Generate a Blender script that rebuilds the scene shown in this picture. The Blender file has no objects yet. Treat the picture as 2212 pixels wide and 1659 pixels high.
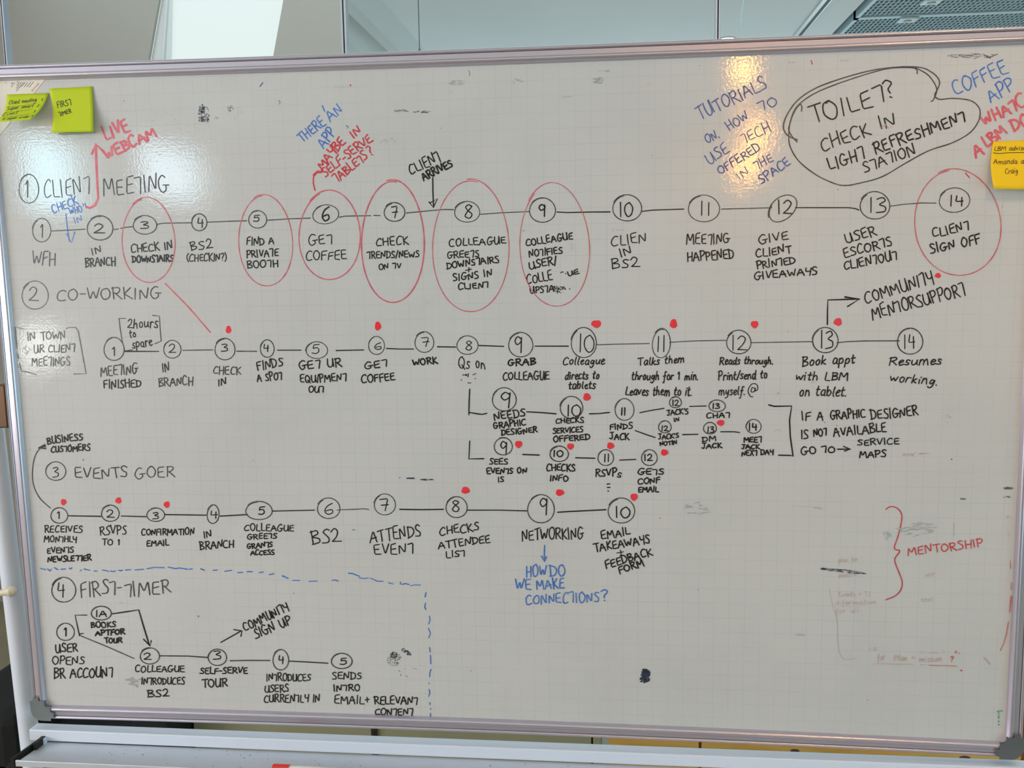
import bpy, math, random
from mathutils import Vector, Matrix

# ---------------------------------------------------------------- camera
F = 2000.0
CX, CY = 1106.0, 829.5
Z0 = 0.72                                   # height of the lower inner edge of the board
CAM = Vector((0.20927, -1.62435, 0.84446 + Z0))
RT = Matrix(((0.994441, 0.001999, 0.105275), (0.104187, 0.125896, -0.986557), (-0.015226, 0.992041, 0.124988)))
scene = bpy.context.scene
COL = scene.collection
cd = bpy.data.cameras.new('camera')
cam = bpy.data.objects.new('camera', cd)
COL.objects.link(cam)
cd.sensor_fit = 'HORIZONTAL'; cd.sensor_width = 36.0; cd.lens = F * 36.0 / 2212.0
cd.clip_start = 0.05; cd.clip_end = 100
m4 = RT.to_4x4(); m4.translation = CAM
cam.matrix_world = m4
scene.camera = cam

# ---------------------------------------------------------------- world, lights, exposure
scene.view_settings.view_transform = 'Standard'
scene.view_settings.look = 'None'
scene.view_settings.gamma = 1.0
scene.view_settings.use_curve_mapping = False
scene.view_settings.exposure = 0.0
scene.cycles.use_denoising = True
scene.cycles.max_bounces = 8
world = bpy.data.worlds.new('sky'); scene.world = world; world.use_nodes = True
wn = world.node_tree.nodes; wl = world.node_tree.links
bgn = wn['Background']
grad = wn.new('ShaderNodeValToRGB'); tc = wn.new('ShaderNodeTexCoord'); sp = wn.new('ShaderNodeSeparateXYZ')
wl.new(tc.outputs['Generated'], sp.inputs[0]); wl.new(sp.outputs['Z'], grad.inputs['Fac'])
grad.color_ramp.elements[0].position = 0.0; grad.color_ramp.elements[0].color = (0.70, 0.86, 0.86, 1)
grad.color_ramp.elements[1].position = 0.5; grad.color_ramp.elements[1].color = (0.50, 0.64, 0.60, 1)
wl.new(grad.outputs['Color'], bgn.inputs['Color']); bgn.inputs['Strength'].default_value = 1.0

def area(name, loc, look, sx, sy, radiance, color):
    l = bpy.data.lights.new(name, 'AREA'); l.shape = 'RECTANGLE'; l.size = sx; l.size_y = sy
    l.energy = radiance * math.pi * sx * sy; l.color = color
    o = bpy.data.objects.new(name, l); COL.objects.link(o); o.location = loc
    o.rotation_euler = Vector(look).to_track_quat('-Z', 'Y').to_euler()
    return o
CEIL = 2.95
XL, XR, YB, YF = -3.6, 4.6, -9.8, 6.6           # room: left, right, behind the camera, far end
area('ceiling_fill', (0.4, -1.95, CEIL + 0.02), (0, 0, -1), 5.6, 2.5, 0.22, (1.0, 0.5, 0.28))  # added warm fill above the board, no known rooflight
area('ceiling_fill', (0.6, 1.7, CEIL + 0.02), (0, 0, -1), 6.0, 1.6, 0.7, (0.72, 0.90, 1.0))  # added cool fill lighting the background and stand from above
area('window_and_fill_light', (0.8, YF + 0.12, 1.15), (0, -1, 0), 6.0, 1.5, 2.7, (0.66, 0.86, 1.0))  # added fill hidden by the board, brightens the far ceiling
area('window_and_fill_light', (XL - 0.21, -2.35, 1.65), (1, 0, 0), 1.5, 3.0, 8.8, (1.0, 0.93, 0.93)).rotation_euler = (0, -math.pi / 2, 0)  # added side fill for the board, kept out of its mirrored view
area('window_and_fill_light', (XR + 0.21, -2.6, 0.95), (-1, 0, 0), 1.5, 3.4, 4.6, (0.36, 0.80, 1.0)).rotation_euler = (0, math.pi / 2, 0)  # added cool fill from the right, also outside the mirrored view
WINS = []  # filled below: windows of the left wall behind the camera

def P(px, py, y=0.0):
    """point where the line of sight through (px, py) meets the upright plane at depth y"""
    r = RT @ Vector(((px - CX) / F, (CY - py) / F, -1.0))
    return CAM + r * ((y - CAM.y) / r.y)
def PZ(px, py, z):
    r = RT @ Vector(((px - CX) / F, (CY - py) / F, -1.0))
    return CAM + r * ((z - CAM.z) / r.z)
def PMX(px, py, x):
    """where the ray mirrored by the board meets the side wall at x"""
    r = RT @ Vector(((px - CX) / F, (CY - py) / F, -1.0))
    q = CAM + r * ((x - CAM.x) / r.x)
    return Vector((q.x, -q.y, q.z))
def PMZ(px, py, z):
    q = PZ(px, py, z)
    return Vector((q.x, -q.y, q.z))

# ---------------------------------------------------------------- materials
def s2l(c):
    return tuple(((v / 255.0) / 12.92 if v / 255.0 <= 0.04045 else ((v / 255.0 + 0.055) / 1.055) ** 2.4) for v in c)
MATS = {}
def mat(name, rgb, rough=0.5, metal=0.0, noise=0.0, nscale=8.0, bump=0.0, bscale=60.0, spec=0.5, lin=False, stretch=None, rgb2=None):
    if name in MATS: return MATS[name]
    m = bpy.data.materials.new(name); m.use_nodes = True
    n = m.node_tree.nodes; l = m.node_tree.links; b = n['Principled BSDF']
    c = rgb if lin else s2l(rgb)
    b.inputs['Base Color'].default_value = (*c, 1); b.inputs['Roughness'].default_value = rough
    b.inputs['Metallic'].default_value = metal; b.inputs['Specular IOR Level'].default_value = spec
    t = n.new('ShaderNodeTexCoord'); mp = n.new('ShaderNodeMapping'); l.new(t.outputs['Object'], mp.inputs[0])
    if stretch: mp.inputs['Scale'].default_value = stretch
    nz = n.new('ShaderNodeTexNoise'); nz.inputs['Scale'].default_value = nscale; nz.inputs['Detail'].default_value = 4
    l.new(mp.outputs[0], nz.inputs['Vector'])
    mx = n.new('ShaderNodeMix'); mx.data_type = 'RGBA'
    c2 = (rgb2 if lin else s2l(rgb2)) if rgb2 else tuple(v * (1 - noise) for v in c)
    mx.inputs[6].default_value = (*c, 1); mx.inputs[7].default_value = (*c2, 1)
    rp = n.new('ShaderNodeValToRGB'); rp.color_ramp.elements[0].position = 0.35; rp.color_ramp.elements[1].position = 0.7
    l.new(nz.outputs['Fac'], rp.inputs['Fac']); l.new(rp.outputs['Color'], mx.inputs[0])
    if noise > 0 or rgb2: l.new(mx.outputs[2], b.inputs['Base Color'])
    if bump > 0:
        nb = n.new('ShaderNodeTexNoise'); nb.inputs['Scale'].default_value = bscale; nb.inputs['Detail'].default_value = 3
        bp = n.new('ShaderNodeBump'); bp.inputs['Strength'].default_value = bump; bp.inputs['Distance'].default_value = 0.002
        l.new(mp.outputs[0], nb.inputs['Vector']); l.new(nb.outputs['Fac'], bp.inputs['Height']); l.new(bp.outputs['Normal'], b.inputs['Normal'])
    MATS[name] = m
    return m
def emis(name, rgb, strength, base=None):
    if name in MATS: return MATS[name]
    m = bpy.data.materials.new(name); m.use_nodes = True
    b = m.node_tree.nodes['Principled BSDF']
    b.inputs['Base Color'].default_value = (*(base or rgb), 1)
    b.inputs['Emission Color'].default_value = (*rgb, 1); b.inputs['Emission Strength'].default_value = strength
    MATS[name] = m
    return m
def board_mat():
    m = bpy.data.materials.new('glossy_enamel'); m.use_nodes = True
    n = m.node_tree.nodes; l = m.node_tree.links; b = n['Principled BSDF']
    t = n.new('ShaderNodeTexCoord'); s = n.new('ShaderNodeSeparateXYZ'); l.new(t.outputs['Object'], s.inputs[0])
    def mth(op, a, b_=None, c_=None):
        k = n.new('ShaderNodeMath'); k.operation = op
        for i, v in enumerate((a, b_, c_)):
            if v is None: continue
            if isinstance(v, (int, float)): k.inputs[i].default_value = v
            else: l.new(v, k.inputs[i])
        return k.outputs[0]
    def line(src, ph):
        f = mth('FRACT', mth('DIVIDE', mth('SUBTRACT', src, ph), 0.027))
        d = mth('ABSOLUTE', mth('SUBTRACT', f, 0.5))
        return mth('MULTIPLY', mth('GREATER_THAN', d, 0.478), 1.0)
    g = mth('MAXIMUM', line(s.outputs['X'], 0.0155), line(s.outputs['Z'], 0.026 + Z0))
    nz = n.new('ShaderNodeTexNoise'); nz.inputs['Scale'].default_value = 9; nz.inputs['Detail'].default_value = 5
    l.new(t.outputs['Object'], nz.inputs['Vector'])
    mr = n.new('ShaderNodeMapRange'); mr.inputs[1].default_value = 0.3; mr.inputs[2].default_value = 0.7
    mr.inputs[3].default_value = 0.06; mr.inputs[4].default_value = 0.24
    l.new(nz.outputs['Fac'], mr.inputs[0])
    gf = mth('MULTIPLY', g, mr.outputs[0])
    # faint smudges left by wiping
    n2 = n.new('ShaderNodeTexNoise'); n2.inputs['Scale'].default_value = 3.2; n2.inputs['Detail'].default_value = 7; n2.inputs['Roughness'].default_value = 0.6
    l.new(t.outputs['Object'], n2.inputs['Vector'])
    r2 = n.new('ShaderNodeValToRGB'); r2.color_ramp.elements[0].position = 0.46; r2.color_ramp.elements[1].position = 0.78
    r2.color_ramp.elements[0].color = (0, 0, 0, 1); r2.color_ramp.elements[1].color = (0.3, 0.3, 0.3, 1)
    l.new(n2.outputs['Fac'], r2.inputs['Fac'])
    m1 = n.new('ShaderNodeMix'); m1.data_type = 'RGBA'
    m1.inputs[6].default_value = (0.592, 0.588, 0.594, 1); m1.inputs[7].default_value = (0.43, 0.44, 0.44, 1)
    l.new(r2.outputs['Color'], m1.inputs[0])
    m2 = n.new('ShaderNodeMix'); m2.data_type = 'RGBA'; l.new(m1.outputs[2], m2.inputs[6]); m2.inputs[7].default_value = (0.26, 0.34, 0.30, 1)
    l.new(gf, m2.inputs[0]); l.new(m2.outputs[2], b.inputs['Base Color'])
    b.inputs['Roughness'].default_value = 0.05
    b.inputs['Specular IOR Level'].default_value = 0.62
    # orange peel of the enamel plus fine horizontal wiping marks
    nb = n.new('ShaderNodeTexNoise'); nb.inputs['Scale'].default_value = 240; nb.inputs['Detail'].default_value = 2
    l.new(t.outputs['Object'], nb.inputs['Vector'])
    mp = n.new('ShaderNodeMapping'); mp.inputs['Scale'].default_value = (6, 1, 110); l.new(t.outputs['Object'], mp.inputs[0])
    nc = n.new('ShaderNodeTexNoise'); nc.inputs['Scale'].default_value = 3; nc.inputs['Detail'].default_value = 3; l.new(mp.outputs[0], nc.inputs['Vector'])
    ad = mth('ADD', nb.outputs['Fac'], mth('MULTIPLY', nc.outputs['Fac'], 0.5))
    bp = n.new('ShaderNodeBump'); bp.inputs['Strength'].default_value = 0.2; bp.inputs['Distance'].default_value = 0.00035
    l.new(ad, bp.inputs['Height']); l.new(bp.outputs['Normal'], b.inputs['Normal'])
    return m
def ink(name, rgb, rgb2, rough=0.3):
    return mat(name, rgb, rough, rgb2=rgb2, nscale=55.0)
K = ink('black_ink', (16, 16, 18), (38, 38, 42))
KG = ink('thin_black_ink', (48, 48, 52), (88, 90, 92))
KF = ink('faded_black_ink', (78, 84, 80), (118, 122, 116))
BL = ink('blue_ink', (44, 100, 196), (86, 136, 206))
BD = ink('dark_blue_ink', (46, 76, 146), (84, 110, 170))
PK = ink('pink_red_ink', (214, 84, 100), (220, 118, 128))
RD = ink('red_ink', (198, 42, 58), (208, 78, 86))
RT_ = ink('thin_red_ink', (202, 76, 96), (212, 126, 134))
DOT = ink('bright_red_ink', (236, 44, 56), (226, 70, 82))
OR = ink('orange_ink', (206, 96, 78), (196, 132, 118))
GH = ink('ghost_pink_ink', (204, 150, 140), (190, 168, 160))
GG = ink('ghost_grey_ink', (160, 166, 166), (184, 186, 182))
NV = ink('navy_ink', (24, 34, 58), (60, 70, 92))
GR = ink('green_ink', (52, 160, 124), (104, 172, 148))

# ---------------------------------------------------------------- object helpers
def mesh_obj(name, verts, faces, material, parent=None, smooth=False, label=None):
    me = bpy.data.meshes.new(name); me.from_pydata([tuple(v) for v in verts], [], faces); me.update()
    me.materials.append(material)
    if smooth:
        for p in me.polygons: p.use_smooth = True
    o = bpy.data.objects.new(name, me); COL.objects.link(o)
    if parent:
        o.parent = parent
        w = Vector((0, 0, 0)); q = parent
        while q: w += q.location; q = q.parent
        o.location = -w
    if label: o['label'] = label
    return o
def thing(name, label, cat, loc, group=None):
    o = bpy.data.objects.new(name, None); COL.objects.link(o); o.location = loc; o.empty_display_size = 0.1
    o['label'] = label; o['category'] = cat
    if group: o['group'] = group
    return o
def tag(o, label, cat, group=None):
    o['label'] = label; o['category'] = cat
    if group: o['group'] = group
    return o
def struct(o):
    o['kind'] = 'structure'; return o
class MB:
    def __init__(s): s.v = []; s.f = []
    def box(s, a, b):
        x0, y0, z0 = [min(a[i], b[i]) for i in range(3)]; x1, y1, z1 = [max(a[i], b[i]) for i in range(3)]
        k = len(s.v)
        s.v += [(x0, y0, z0), (x1, y0, z0), (x1, y1, z0), (x0, y1, z0), (x0, y0, z1), (x1, y0, z1), (x1, y1, z1), (x0, y1, z1)]
        s.f += [tuple(k + i for i in q) for q in ((0, 3, 2, 1), (4, 5, 6, 7), (0, 1, 5, 4), (1, 2, 6, 5), (2, 3, 7, 6), (3, 0, 4, 7))]
        return s
    def hexa(s, p):      # eight corners, bottom ring then top ring
        k = len(s.v); s.v += [tuple(q) for q in p]
        s.f += [tuple(k + i for i in q) for q in ((0, 3, 2, 1), (4, 5, 6, 7), (0, 1, 5, 4), (1, 2, 6, 5), (2, 3, 7, 6), (3, 0, 4, 7))]
        return s
    def tube(s, pts, r, n=16, caps=True):
        pts = [Vector(p) for p in pts]; k0 = len(s.v)
        rr = r if isinstance(r, (list, tuple)) else [r] * len(pts)
        up = None
        for i, p in enumerate(pts):
            d = (pts[min(i + 1, len(pts) - 1)] - pts[max(i - 1, 0)]).normalized()
            if up is None: up = d.orthogonal().normalized()
            a = (up - d * up.dot(d)).normalized(); b = d.cross(a); up = a
            for j in range(n):
                t = 2 * math.pi * j / n; s.v.append(tuple(p + (a * math.cos(t) + b * math.sin(t)) * rr[i]))
        for i in range(len(pts) - 1):
            for j in range(n):
                a = k0 + i * n + j; b = k0 + i * n + (j + 1) % n
                s.f.append((a, b, b + n, a + n))
        if caps:
            s.f.append(tuple(k0 + j for j in reversed(range(n)))); s.f.append(tuple(k0 + (len(pts) - 1) * n + j for j in range(n)))
        return s
    def prism(s, poly, depth):     # polygon of 3D points extruded by the vector depth
        k = len(s.v); n = len(poly); d = Vector(depth)
        s.v += [tuple(p) for p in poly] + [tuple(Vector(p) + d) for p in poly]
        s.f += [tuple(k + i for i in range(n)), tuple(k + n + i for i in reversed(range(n)))]
        for i in range(n): s.f.append((k + i, k + (i + 1) % n, k + n + (i + 1) % n, k + n + i))
        return s
    def build(s, name, material, parent=None, smooth=False, label=None, bevel=0.0):
        o = mesh_obj(name, s.v, s.f, material, parent, smooth, label)
        if smooth:
            md = o.modifiers.new('edges', 'EDGE_SPLIT'); md.split_angle = math.radians(40)
        if bevel:
            md = o.modifiers.new('bevel', 'BEVEL'); md.width = bevel; md.segments = 2; md.limit_method = 'ANGLE'
        return o
# ---------------------------------------------------------------- room shell
M_ceil = mat('white_ceiling_paint', (232, 236, 236), 0.7, noise=0.03, nscale=2)
M_wall = mat('grey_wall_paint', (178, 173, 166), 0.75, noise=0.04, nscale=1.5, bump=0.05, bscale=200)
M_wallw = mat('white_wall_paint', (226, 222, 214), 0.75, noise=0.03, nscale=2)
M_floor = mat('beige_floor', (150, 140, 116), 0.55, noise=0.2, nscale=5)
M_wf = mat('window_frame_white', (225, 228, 228), 0.4)
M_dark = mat('dark_void', (44, 62, 66), 0.8, noise=.7, nscale=3)
fl = MB(); fl.box((XL, YB, -0.1), (XR, YF, 0.0)); struct(fl.build('floor', M_floor))
# ceiling with openings for two added, unseen fill lights and for the open grid panels at the right
PX0 = PZ(1797, 74, CEIL).x; PYN = PZ(2000, 29, CEIL).y
cl = MB(); T_ = 0.12
def slx(a, b): return (PZ(a, 0, CEIL).x + PZ(b, 79, CEIL).x) / 2
SLX0 = slx(1775, 1710); SLX1 = slx(1783, 1719); SLX2 = slx(1791, 1727); SLX3 = slx(1798, 1731)
def cslab(x0, x1, y0, y1): cl.box((x0, y0, CEIL), (x1, y1, CEIL + T_))
cslab(XL, XR, YB, -3.2); cslab(XL, XR, -0.7, 0.9); cslab(XL, XR, 2.5, 3.0)
for a, b in ((-3.2, -0.7), (0.9, 2.5)):
    cslab(XL, -2.4, a, b); cslab(3.6 if a > 0 else 3.2, XR, a, b)
cslab(XL, SLX1, 3.0, YF); cslab(SLX2, PX0, 3.0, YF); cslab(PX0, XR, 3.0, 3.3)
cl.box((SLX1, 3.0, CEIL + 0.07), (SLX2, YF, CEIL + T_))
struct(cl.build('ceiling', M_ceil))
vd = MB(); vd.box((PX0, 3.3, CEIL + 0.3), (XR, YF, CEIL + 0.34)); vd.box((PX0 - 0.02, 3.3, CEIL + T_), (PX0, YF, CEIL + 0.34))
struct(vd.build('ceiling_void', M_dark))
def wall_x(name, x0, x1, holes, y0, y1, m):     # wall lying in a y range, with rectangular holes (y0,y1,z0,z1)
    b = MB(); ys = sorted({y0, y1, *[h[0] for h in holes], *[h[1] for h in holes]})
    for a, c in zip(ys, ys[1:]):
        hz = sorted([(h[2], h[3]) for h in holes if h[0] <= a + 1e-6 and h[1] >= c - 1e-6])
        z = 0.0
        for q0, q1 in hz:
            if q0 > z + 1e-6: b.box((x0, a, z), (x1, c, q0))
            z = q1
        b.box((x0, a, z), (x1, c, CEIL + T_))
    return struct(b.build(name, m))
# windows of the left wall, behind the camera: what the glossy board mirrors
def mirror_win(px0, px1, py0, py1):
    a = PMX(px0, (py0 + py1) / 2, XL); b = PMX(px1, (py0 + py1) / 2, XL)
    zt = PMX((px0 + px1) / 2, py0, XL).z; zb = PMX((px0 + px1) / 2, py1, XL).z
    return [min(a.y, b.y), max(a.y, b.y), max(zb, 0.1), min(zt, CEIL - 0.05)]
W1 = mirror_win(52, 210, 285, 470)
W2 = mirror_win(305, 465, 305, 440)
W3 = mirror_win(45, 172, 692, 808)
holes = [W1, W2, W3, [-3.85, -0.85, 0.9, 2.4]]  # last opening is added for the unseen side fill, not mirrored
wall_x('wall_left', XL - 0.2, XL, holes, YB, YF, M_wallw)
for i, h in enumerate(holes):
    w = thing('window_%d' % (i + 1 if i < 3 else 5), '', '', (XL - 0.1, (h[0] + h[1]) / 2, h[2]))
    del w['label']; del w['category']; struct(w)
    b = MB(); t = 0.04
    b.box((XL - 0.15, h[0], h[2]), (XL - 0.08, h[0] + t, h[3])); b.box((XL - 0.15, h[1] - t, h[2]), (XL - 0.08, h[1], h[3]))
    b.box((XL - 0.15, h[0], h[2]), (XL - 0.08, h[1], h[2] + t)); b.box((XL - 0.15, h[0], h[3] - t), (XL - 0.08, h[1], h[3]))
    b.build('window_frame', M_wf, w)
    if i < 3: area('window_and_fill_light', (XL - 0.21, (h[0] + h[1]) / 2, (h[2] + h[3]) / 2), (1, 0, 0), h[3] - h[2], h[1] - h[0], (10.5, 9, 9)[i], ((0.50, 0.86, 1.0), (0.66, 0.88, 1.0), (0.95, 0.98, 0.92))[i]).rotation_euler = (0, -math.pi / 2, 0)
wall_x('wall_right', XR, XR + 0.2, [[-4.3, -0.9, 0.2, 1.7]], YB, YF, M_wallw)
wb = MB(); wb.box((XL, YB - 0.2, 0), (XR, YB, CEIL + T_)); struct(wb.build('wall_back', M_wallw))
wf_ = MB()
wf_.box((XL, YF, 0), (XR, YF + 0.2, 0.4)); wf_.box((XL, YF, 1.9), (XR, YF + 0.2, CEIL + T_)); wf_.box((XL, YF, 0.4), (-2.2, YF + 0.2, 1.9)); wf_.box((3.8, YF, 0.4), (XR, YF + 0.2, 1.9))
struct(wf_.build('wall_front', M_wallw))

# partition wall seen over the board at the left, with a window whose sides slope
YW = 2.4
def partition():
    b = MB(); y0, y1 = YW, YW + 0.02
    zt = CEIL; x0 = XL
    A = P(343, 0, YW); B = P(320, 130, YW); Cc = P(612, 0, YW); D = P(590, 122, YW); E = P(741, 60, YW)
    def at(p, q, z): t = (z - p.z) / (q.z - p.z); return p.x + (q.x - p.x) * t
    zs = 1.55
    for pa, pb in (((x0, x0), (at(A, B, zs), at(A, B, zt))), ((at(Cc, D, zs), at(Cc, D, zt)), (E.x, E.x))):
        b.hexa([(pa[0], y0, zs), (pb[0], y0, zs), (pb[0], y1, zs), (pa[0], y1, zs), (pa[1], y0, zt), (pb[1], y0, zt), (pb[1], y1, zt), (pa[1], y1, zt)])
    b.box((x0, y0, 0.0), (E.x, y1, zs - .001))
    struct(b.build('wall_partition', M_wall))
    w = thing('window_4', '', '', ((at(A, B, zs) + at(Cc, D, zs)) / 2, YW + 0.1, zs)); del w['label']; del w['category']; struct(w)
    for (wd, ya, yb) in ((0.075, YW + 0.025, YW + 0.05), ):
        f = MB()
        a0, a1 = at(A, B, zs), at(A, B, zt)
        f.hexa([(a0, ya, zs), (a0 + .25, ya, zs), (a0 + .25, yb, zs), (a0, yb, zs), (a1, ya, zt), (a1 + .004, ya, zt), (a1 + .004, yb, zt), (a1, yb, zt)])
        f.hexa([(a0 + .17, ya - .012, zs), (a0 + .182, ya - .012, zs), (a0 + .182, yb, zs), (a0 + .17, yb, zs), (a1 + .002, ya - .012, zt), (a1 + .005, ya - .012, zt), (a1 + .005, yb, zt), (a1 + .002, yb, zt)])
        f.build('window_frame', M_wf, w)
    g = MB(); gx0, gx1 = at(A, B, zs) - 0.1, at(Cc, D, zt) + 0.02
    g.box((gx0, YW + 0.055, 1.2), (gx1, YW + 0.06, CEIL))
    g.build('pane', emis('daylit_white_glass', (0.80, 0.92, 0.90), 0.85, (0.1, 0.1, 0.1)), w)
partition()
# ceiling beams left of the middle (they run away from the board)
M_beam = mat('beam_paint', (214, 220, 218), 0.7)
for k, (pa, pb, qa, qb) in enumerate((((700, 12), (805, 114), (745, 62), (823, 113)), ((784, 0), (874, 112), (812, 0), (900, 110)))):
    x0 = PZ(*pb, CEIL).x; x1 = PZ(*qb, CEIL).x
    b = MB(); w_ = abs(x1 - x0)
    xa, xb = min(x0, x1), max(x0, x1)
    b.hexa([(xa, 2.56, CEIL - 0.10), (xb - .01, 2.56, CEIL - 0.10), (xb - .01, YF, CEIL - 0.10), (xa, YF, CEIL - 0.10), (xa, 2.56, CEIL), (xb + .06, 2.56, CEIL), (xb + .06, YF, CEIL), (xa, YF, CEIL)])
    struct(b.build('trim_%d' % (k + 1), M_beam))
# track recessed in the slot
b = MB(); b.box((SLX0, 3.0, CEIL - 0.012), (SLX1, YF, CEIL)); b.box((SLX2, 3.0, CEIL - 0.010), (SLX2 + .006, YF, CEIL)); b.box((SLX2 + .01, 3.0, CEIL - 0.004), (SLX3, YF, CEIL))
struct(b.build('trim_3', mat('satin_trim', (200, 206, 204), 0.35, 0.4)))
b = MB(); b.box((SLX1, 3.0, CEIL - 0.006), (SLX2, YF, CEIL + 0.068))
tag(b.build('ceiling_track', mat('black_track', (22, 24, 22), 0.6)), 'dark lighting track recessed in a slot of the pale ceiling', 'light track')
# open grid ceiling panels
M_grid = mat('grid_metal', (176, 200, 206), 0.45, 0.1)
SEAM = PYN
def grid_panel(x0, x1, y0, y1, label):
    root = thing('ceiling_grid_panel', label, 'ceiling panel', ((x0 + x1) / 2, (y0 + y1) / 2, CEIL), 'open grid panels in the ceiling')
    f = MB(); t = 0.022
    f.box((x0, y0, CEIL - 0.015), (x1, y0 + t, CEIL + 0.03)); f.box((x0, y1 - t, CEIL - 0.015), (x1, y1, CEIL + 0.03))
    f.box((x0, y0, CEIL - 0.015), (x0 + t, y1, CEIL + 0.03)); f.box((x1 - t, y0, CEIL - 0.015), (x1, y1, CEIL + 0.03))
    f.build('frame', M_grid, root)
    g = MB(); c = 0.0255
    x = x0 + t + c
    while x < x1 - t: g.box((x, y0 + t, CEIL - 0.008), (x + 0.0045, y1 - t, CEIL + 0.012)); x += c
    y = y0 + t + 0.02
    while y < y1 - t: g.box((x0 + t, y, CEIL - 0.006), (x1 - t, y + 0.006, CEIL + 0.004)); y += 0.056
    o = g.build('grid', M_grid, root); o['kind'] = 'stuff'
xs = [PX0 + 0.03, XR]
for r_, (ya, yb, rn) in enumerate(((3.32, SEAM, 'the nearer'), (SEAM, YF, 'the farther'))):
    for c_ in range(1):
        grid_panel(xs[c_] + .002, xs[c_ + 1] - .002, ya + .002, yb - .002, 'open metal grid ceiling panel, %s of the two above the board' % rn)
for (px, py, w_, q) in ((2012, 8, 0.095, 'nearer'), (1960, 47, 0.1, 'farther')):
    c = PZ(px, py, CEIL - 0.03)
    t = thing('ceiling_fitting', 'small square pale fitting under the %s row of grid panels' % q, 'fitting', (c.x, c.y, CEIL - 0.04))
    MB().box((c.x - w_ / 2, c.y - w_ / 2, CEIL - 0.026), (c.x + w_ / 2, c.y + w_ / 2, CEIL - 0.0155)).build('housing', mat('fitting_white', (205, 222, 224), 0.4), t, bevel=0.004)
    MB().tube([(c.x, c.y, CEIL - 0.03), (c.x, c.y, CEIL - 0.026)], 0.022, 16).build('sensor', mat('fitting_grey', (140, 160, 162), 0.4), t, True)
# small round downlight
c = PZ(1571, 83, CEIL)
t = thing('downlight', 'small round white downlight lit in the ceiling behind the board', 'lamp', (c.x, c.y, CEIL))
MB().tube([(c.x, c.y, CEIL - 0.006), (c.x, c.y, CEIL)], 0.048, 24).build('ring', M_wf, t, True)
MB().tube([(c.x, c.y, CEIL - 0.009), (c.x, c.y, CEIL - 0.0055)], 0.04, 24).build('lens', emis('lamp_white', (1, 0.97, 0.9), 6.0), t, True)

# upright metal posts and the cable behind the board
M_chrome = mat('polished_steel', (200, 204, 216), 0.18, 0.9)
def post(px, w, dy, label, yy=1.0):
    a = P(px, 60, yy)
    t = thing('metal_post', label, 'post', (a.x, yy, 0), 'floor to ceiling posts behind the board')
    MB().box((a.x - w / 2, yy, 0), (a.x - w * 0.12, yy + dy, CEIL)).build('rail', M_chrome, t, bevel=0.0012)
    MB().box((a.x + w * 0.12, yy, 0), (a.x + w / 2, yy + dy, CEIL)).build('rail', M_chrome, t, bevel=0.0012)
    MB().box((a.x - w * 0.14, yy + dy * 0.3, 0), (a.x + w * 0.14, yy + dy, CEIL)).build('groove_strip', mat('gasket', (120, 126, 138), 0.5), t)
post(742, 0.0145, 0.03, 'polished metal post rising behind the board, left of the thin cable')
post(1551, 0.0125, 0.03, 'polished metal post rising behind the board next to the small downlight')
post(6, 0.009, 0.03, 'polished metal post at the far left, beside the grey wall')
a = P(905, 60, 1.0)
t = thing('suspension_cable', 'thin taut dark cable with a small end fitting above the board', 'cable', (a.x, 1.0, 1.4))
MB().tube([(a.x, 1.0, 1.4), (a.x, 1.0, CEIL)], 0.0014, 8).build('cable', mat('steel_cable', (92, 104, 110), 0.4, 0.5), t)
e_ = P(905, 104, 1.0)
MB().tube([(a.x, 1.0, 1.4), (a.x, 1.0, e_.z - 0.006), (a.x, 1.0, e_.z)], [0.004, 0.004, 0.0015], 12).build('end_fitting', mat('cable_fitting', (110, 120, 124), 0.4, 0.6), t, True)
pts = [P(x, y, 1.8) for x, y in ((1609, -60), (1607, 0), (1603, 25), (1601, 50), (1602, 68), (1604, 90), (1606, 200))]
pts = [Vector((pts[0].x + 0.01, 1.8, CEIL))] + pts
tag(MB().tube(pts, 0.0032, 8).build('power_cable', mat('pale_cable', (188, 204, 204), 0.5), None, True), 'pale cable hanging slack from the ceiling right of the downlight', 'cable')

# warm pendant bulbs behind the camera, mirrored in the board
for i, (px, py, rr, st) in enumerate(((1606, 150, 0.045, 110), (1597, 228, 0.035, 26), (1638, 288, 0.075, 55), (1618, 322, 0.05, 40), (1613, 362, 0.085, 100))):
    c = PMZ(px, py, 2.62)
    t = thing('pendant_lamp', 'warm pendant bulb in a black holder, %s lamp of the mirrored row' % ('first', 'small second', 'third', 'fourth', 'last')[i], 'lamp', (c.x, c.y, CEIL), 'row of pendant lamps mirrored in the board')
    n = 12; vs = []; fs = []
    prof = [(-1, 0.02), (-0.8, 0.6), (-0.3, 0.96), (0.2, 0.96), (0.7, 0.6), (1.2, 0.32)]
    for (h, r) in prof:
        for j in range(n):
            q = 2 * math.pi * j / n; vs.append((c.x + rr * r * math.cos(q), c.y + rr * r * math.sin(q), c.z + rr * h))
    for a_ in range(len(prof) - 1):
        for j in range(n): fs.append((a_ * n + j, a_ * n + (j + 1) % n, (a_ + 1) * n + (j + 1) % n, (a_ + 1) * n + j))
    mesh_obj('bulb', vs, fs, emis('warm_bulb_%d' % st, (1.0, 0.40, 0.045), st * 1.15), t, True)
    MB().tube([(c.x, c.y, c.z + rr * 1.1), (c.x, c.y, c.z + rr * 1.1 + 0.05)], 0.022, 12).build('holder', mat('black_plastic', (20, 20, 20), 0.4), t, True)
    MB().tube([(c.x, c.y, c.z + rr * 1.1 + 0.05), (c.x, c.y, CEIL)], 0.003, 6).build('cord', mat('black_plastic', (20, 20, 20), 0.4), t)

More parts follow.
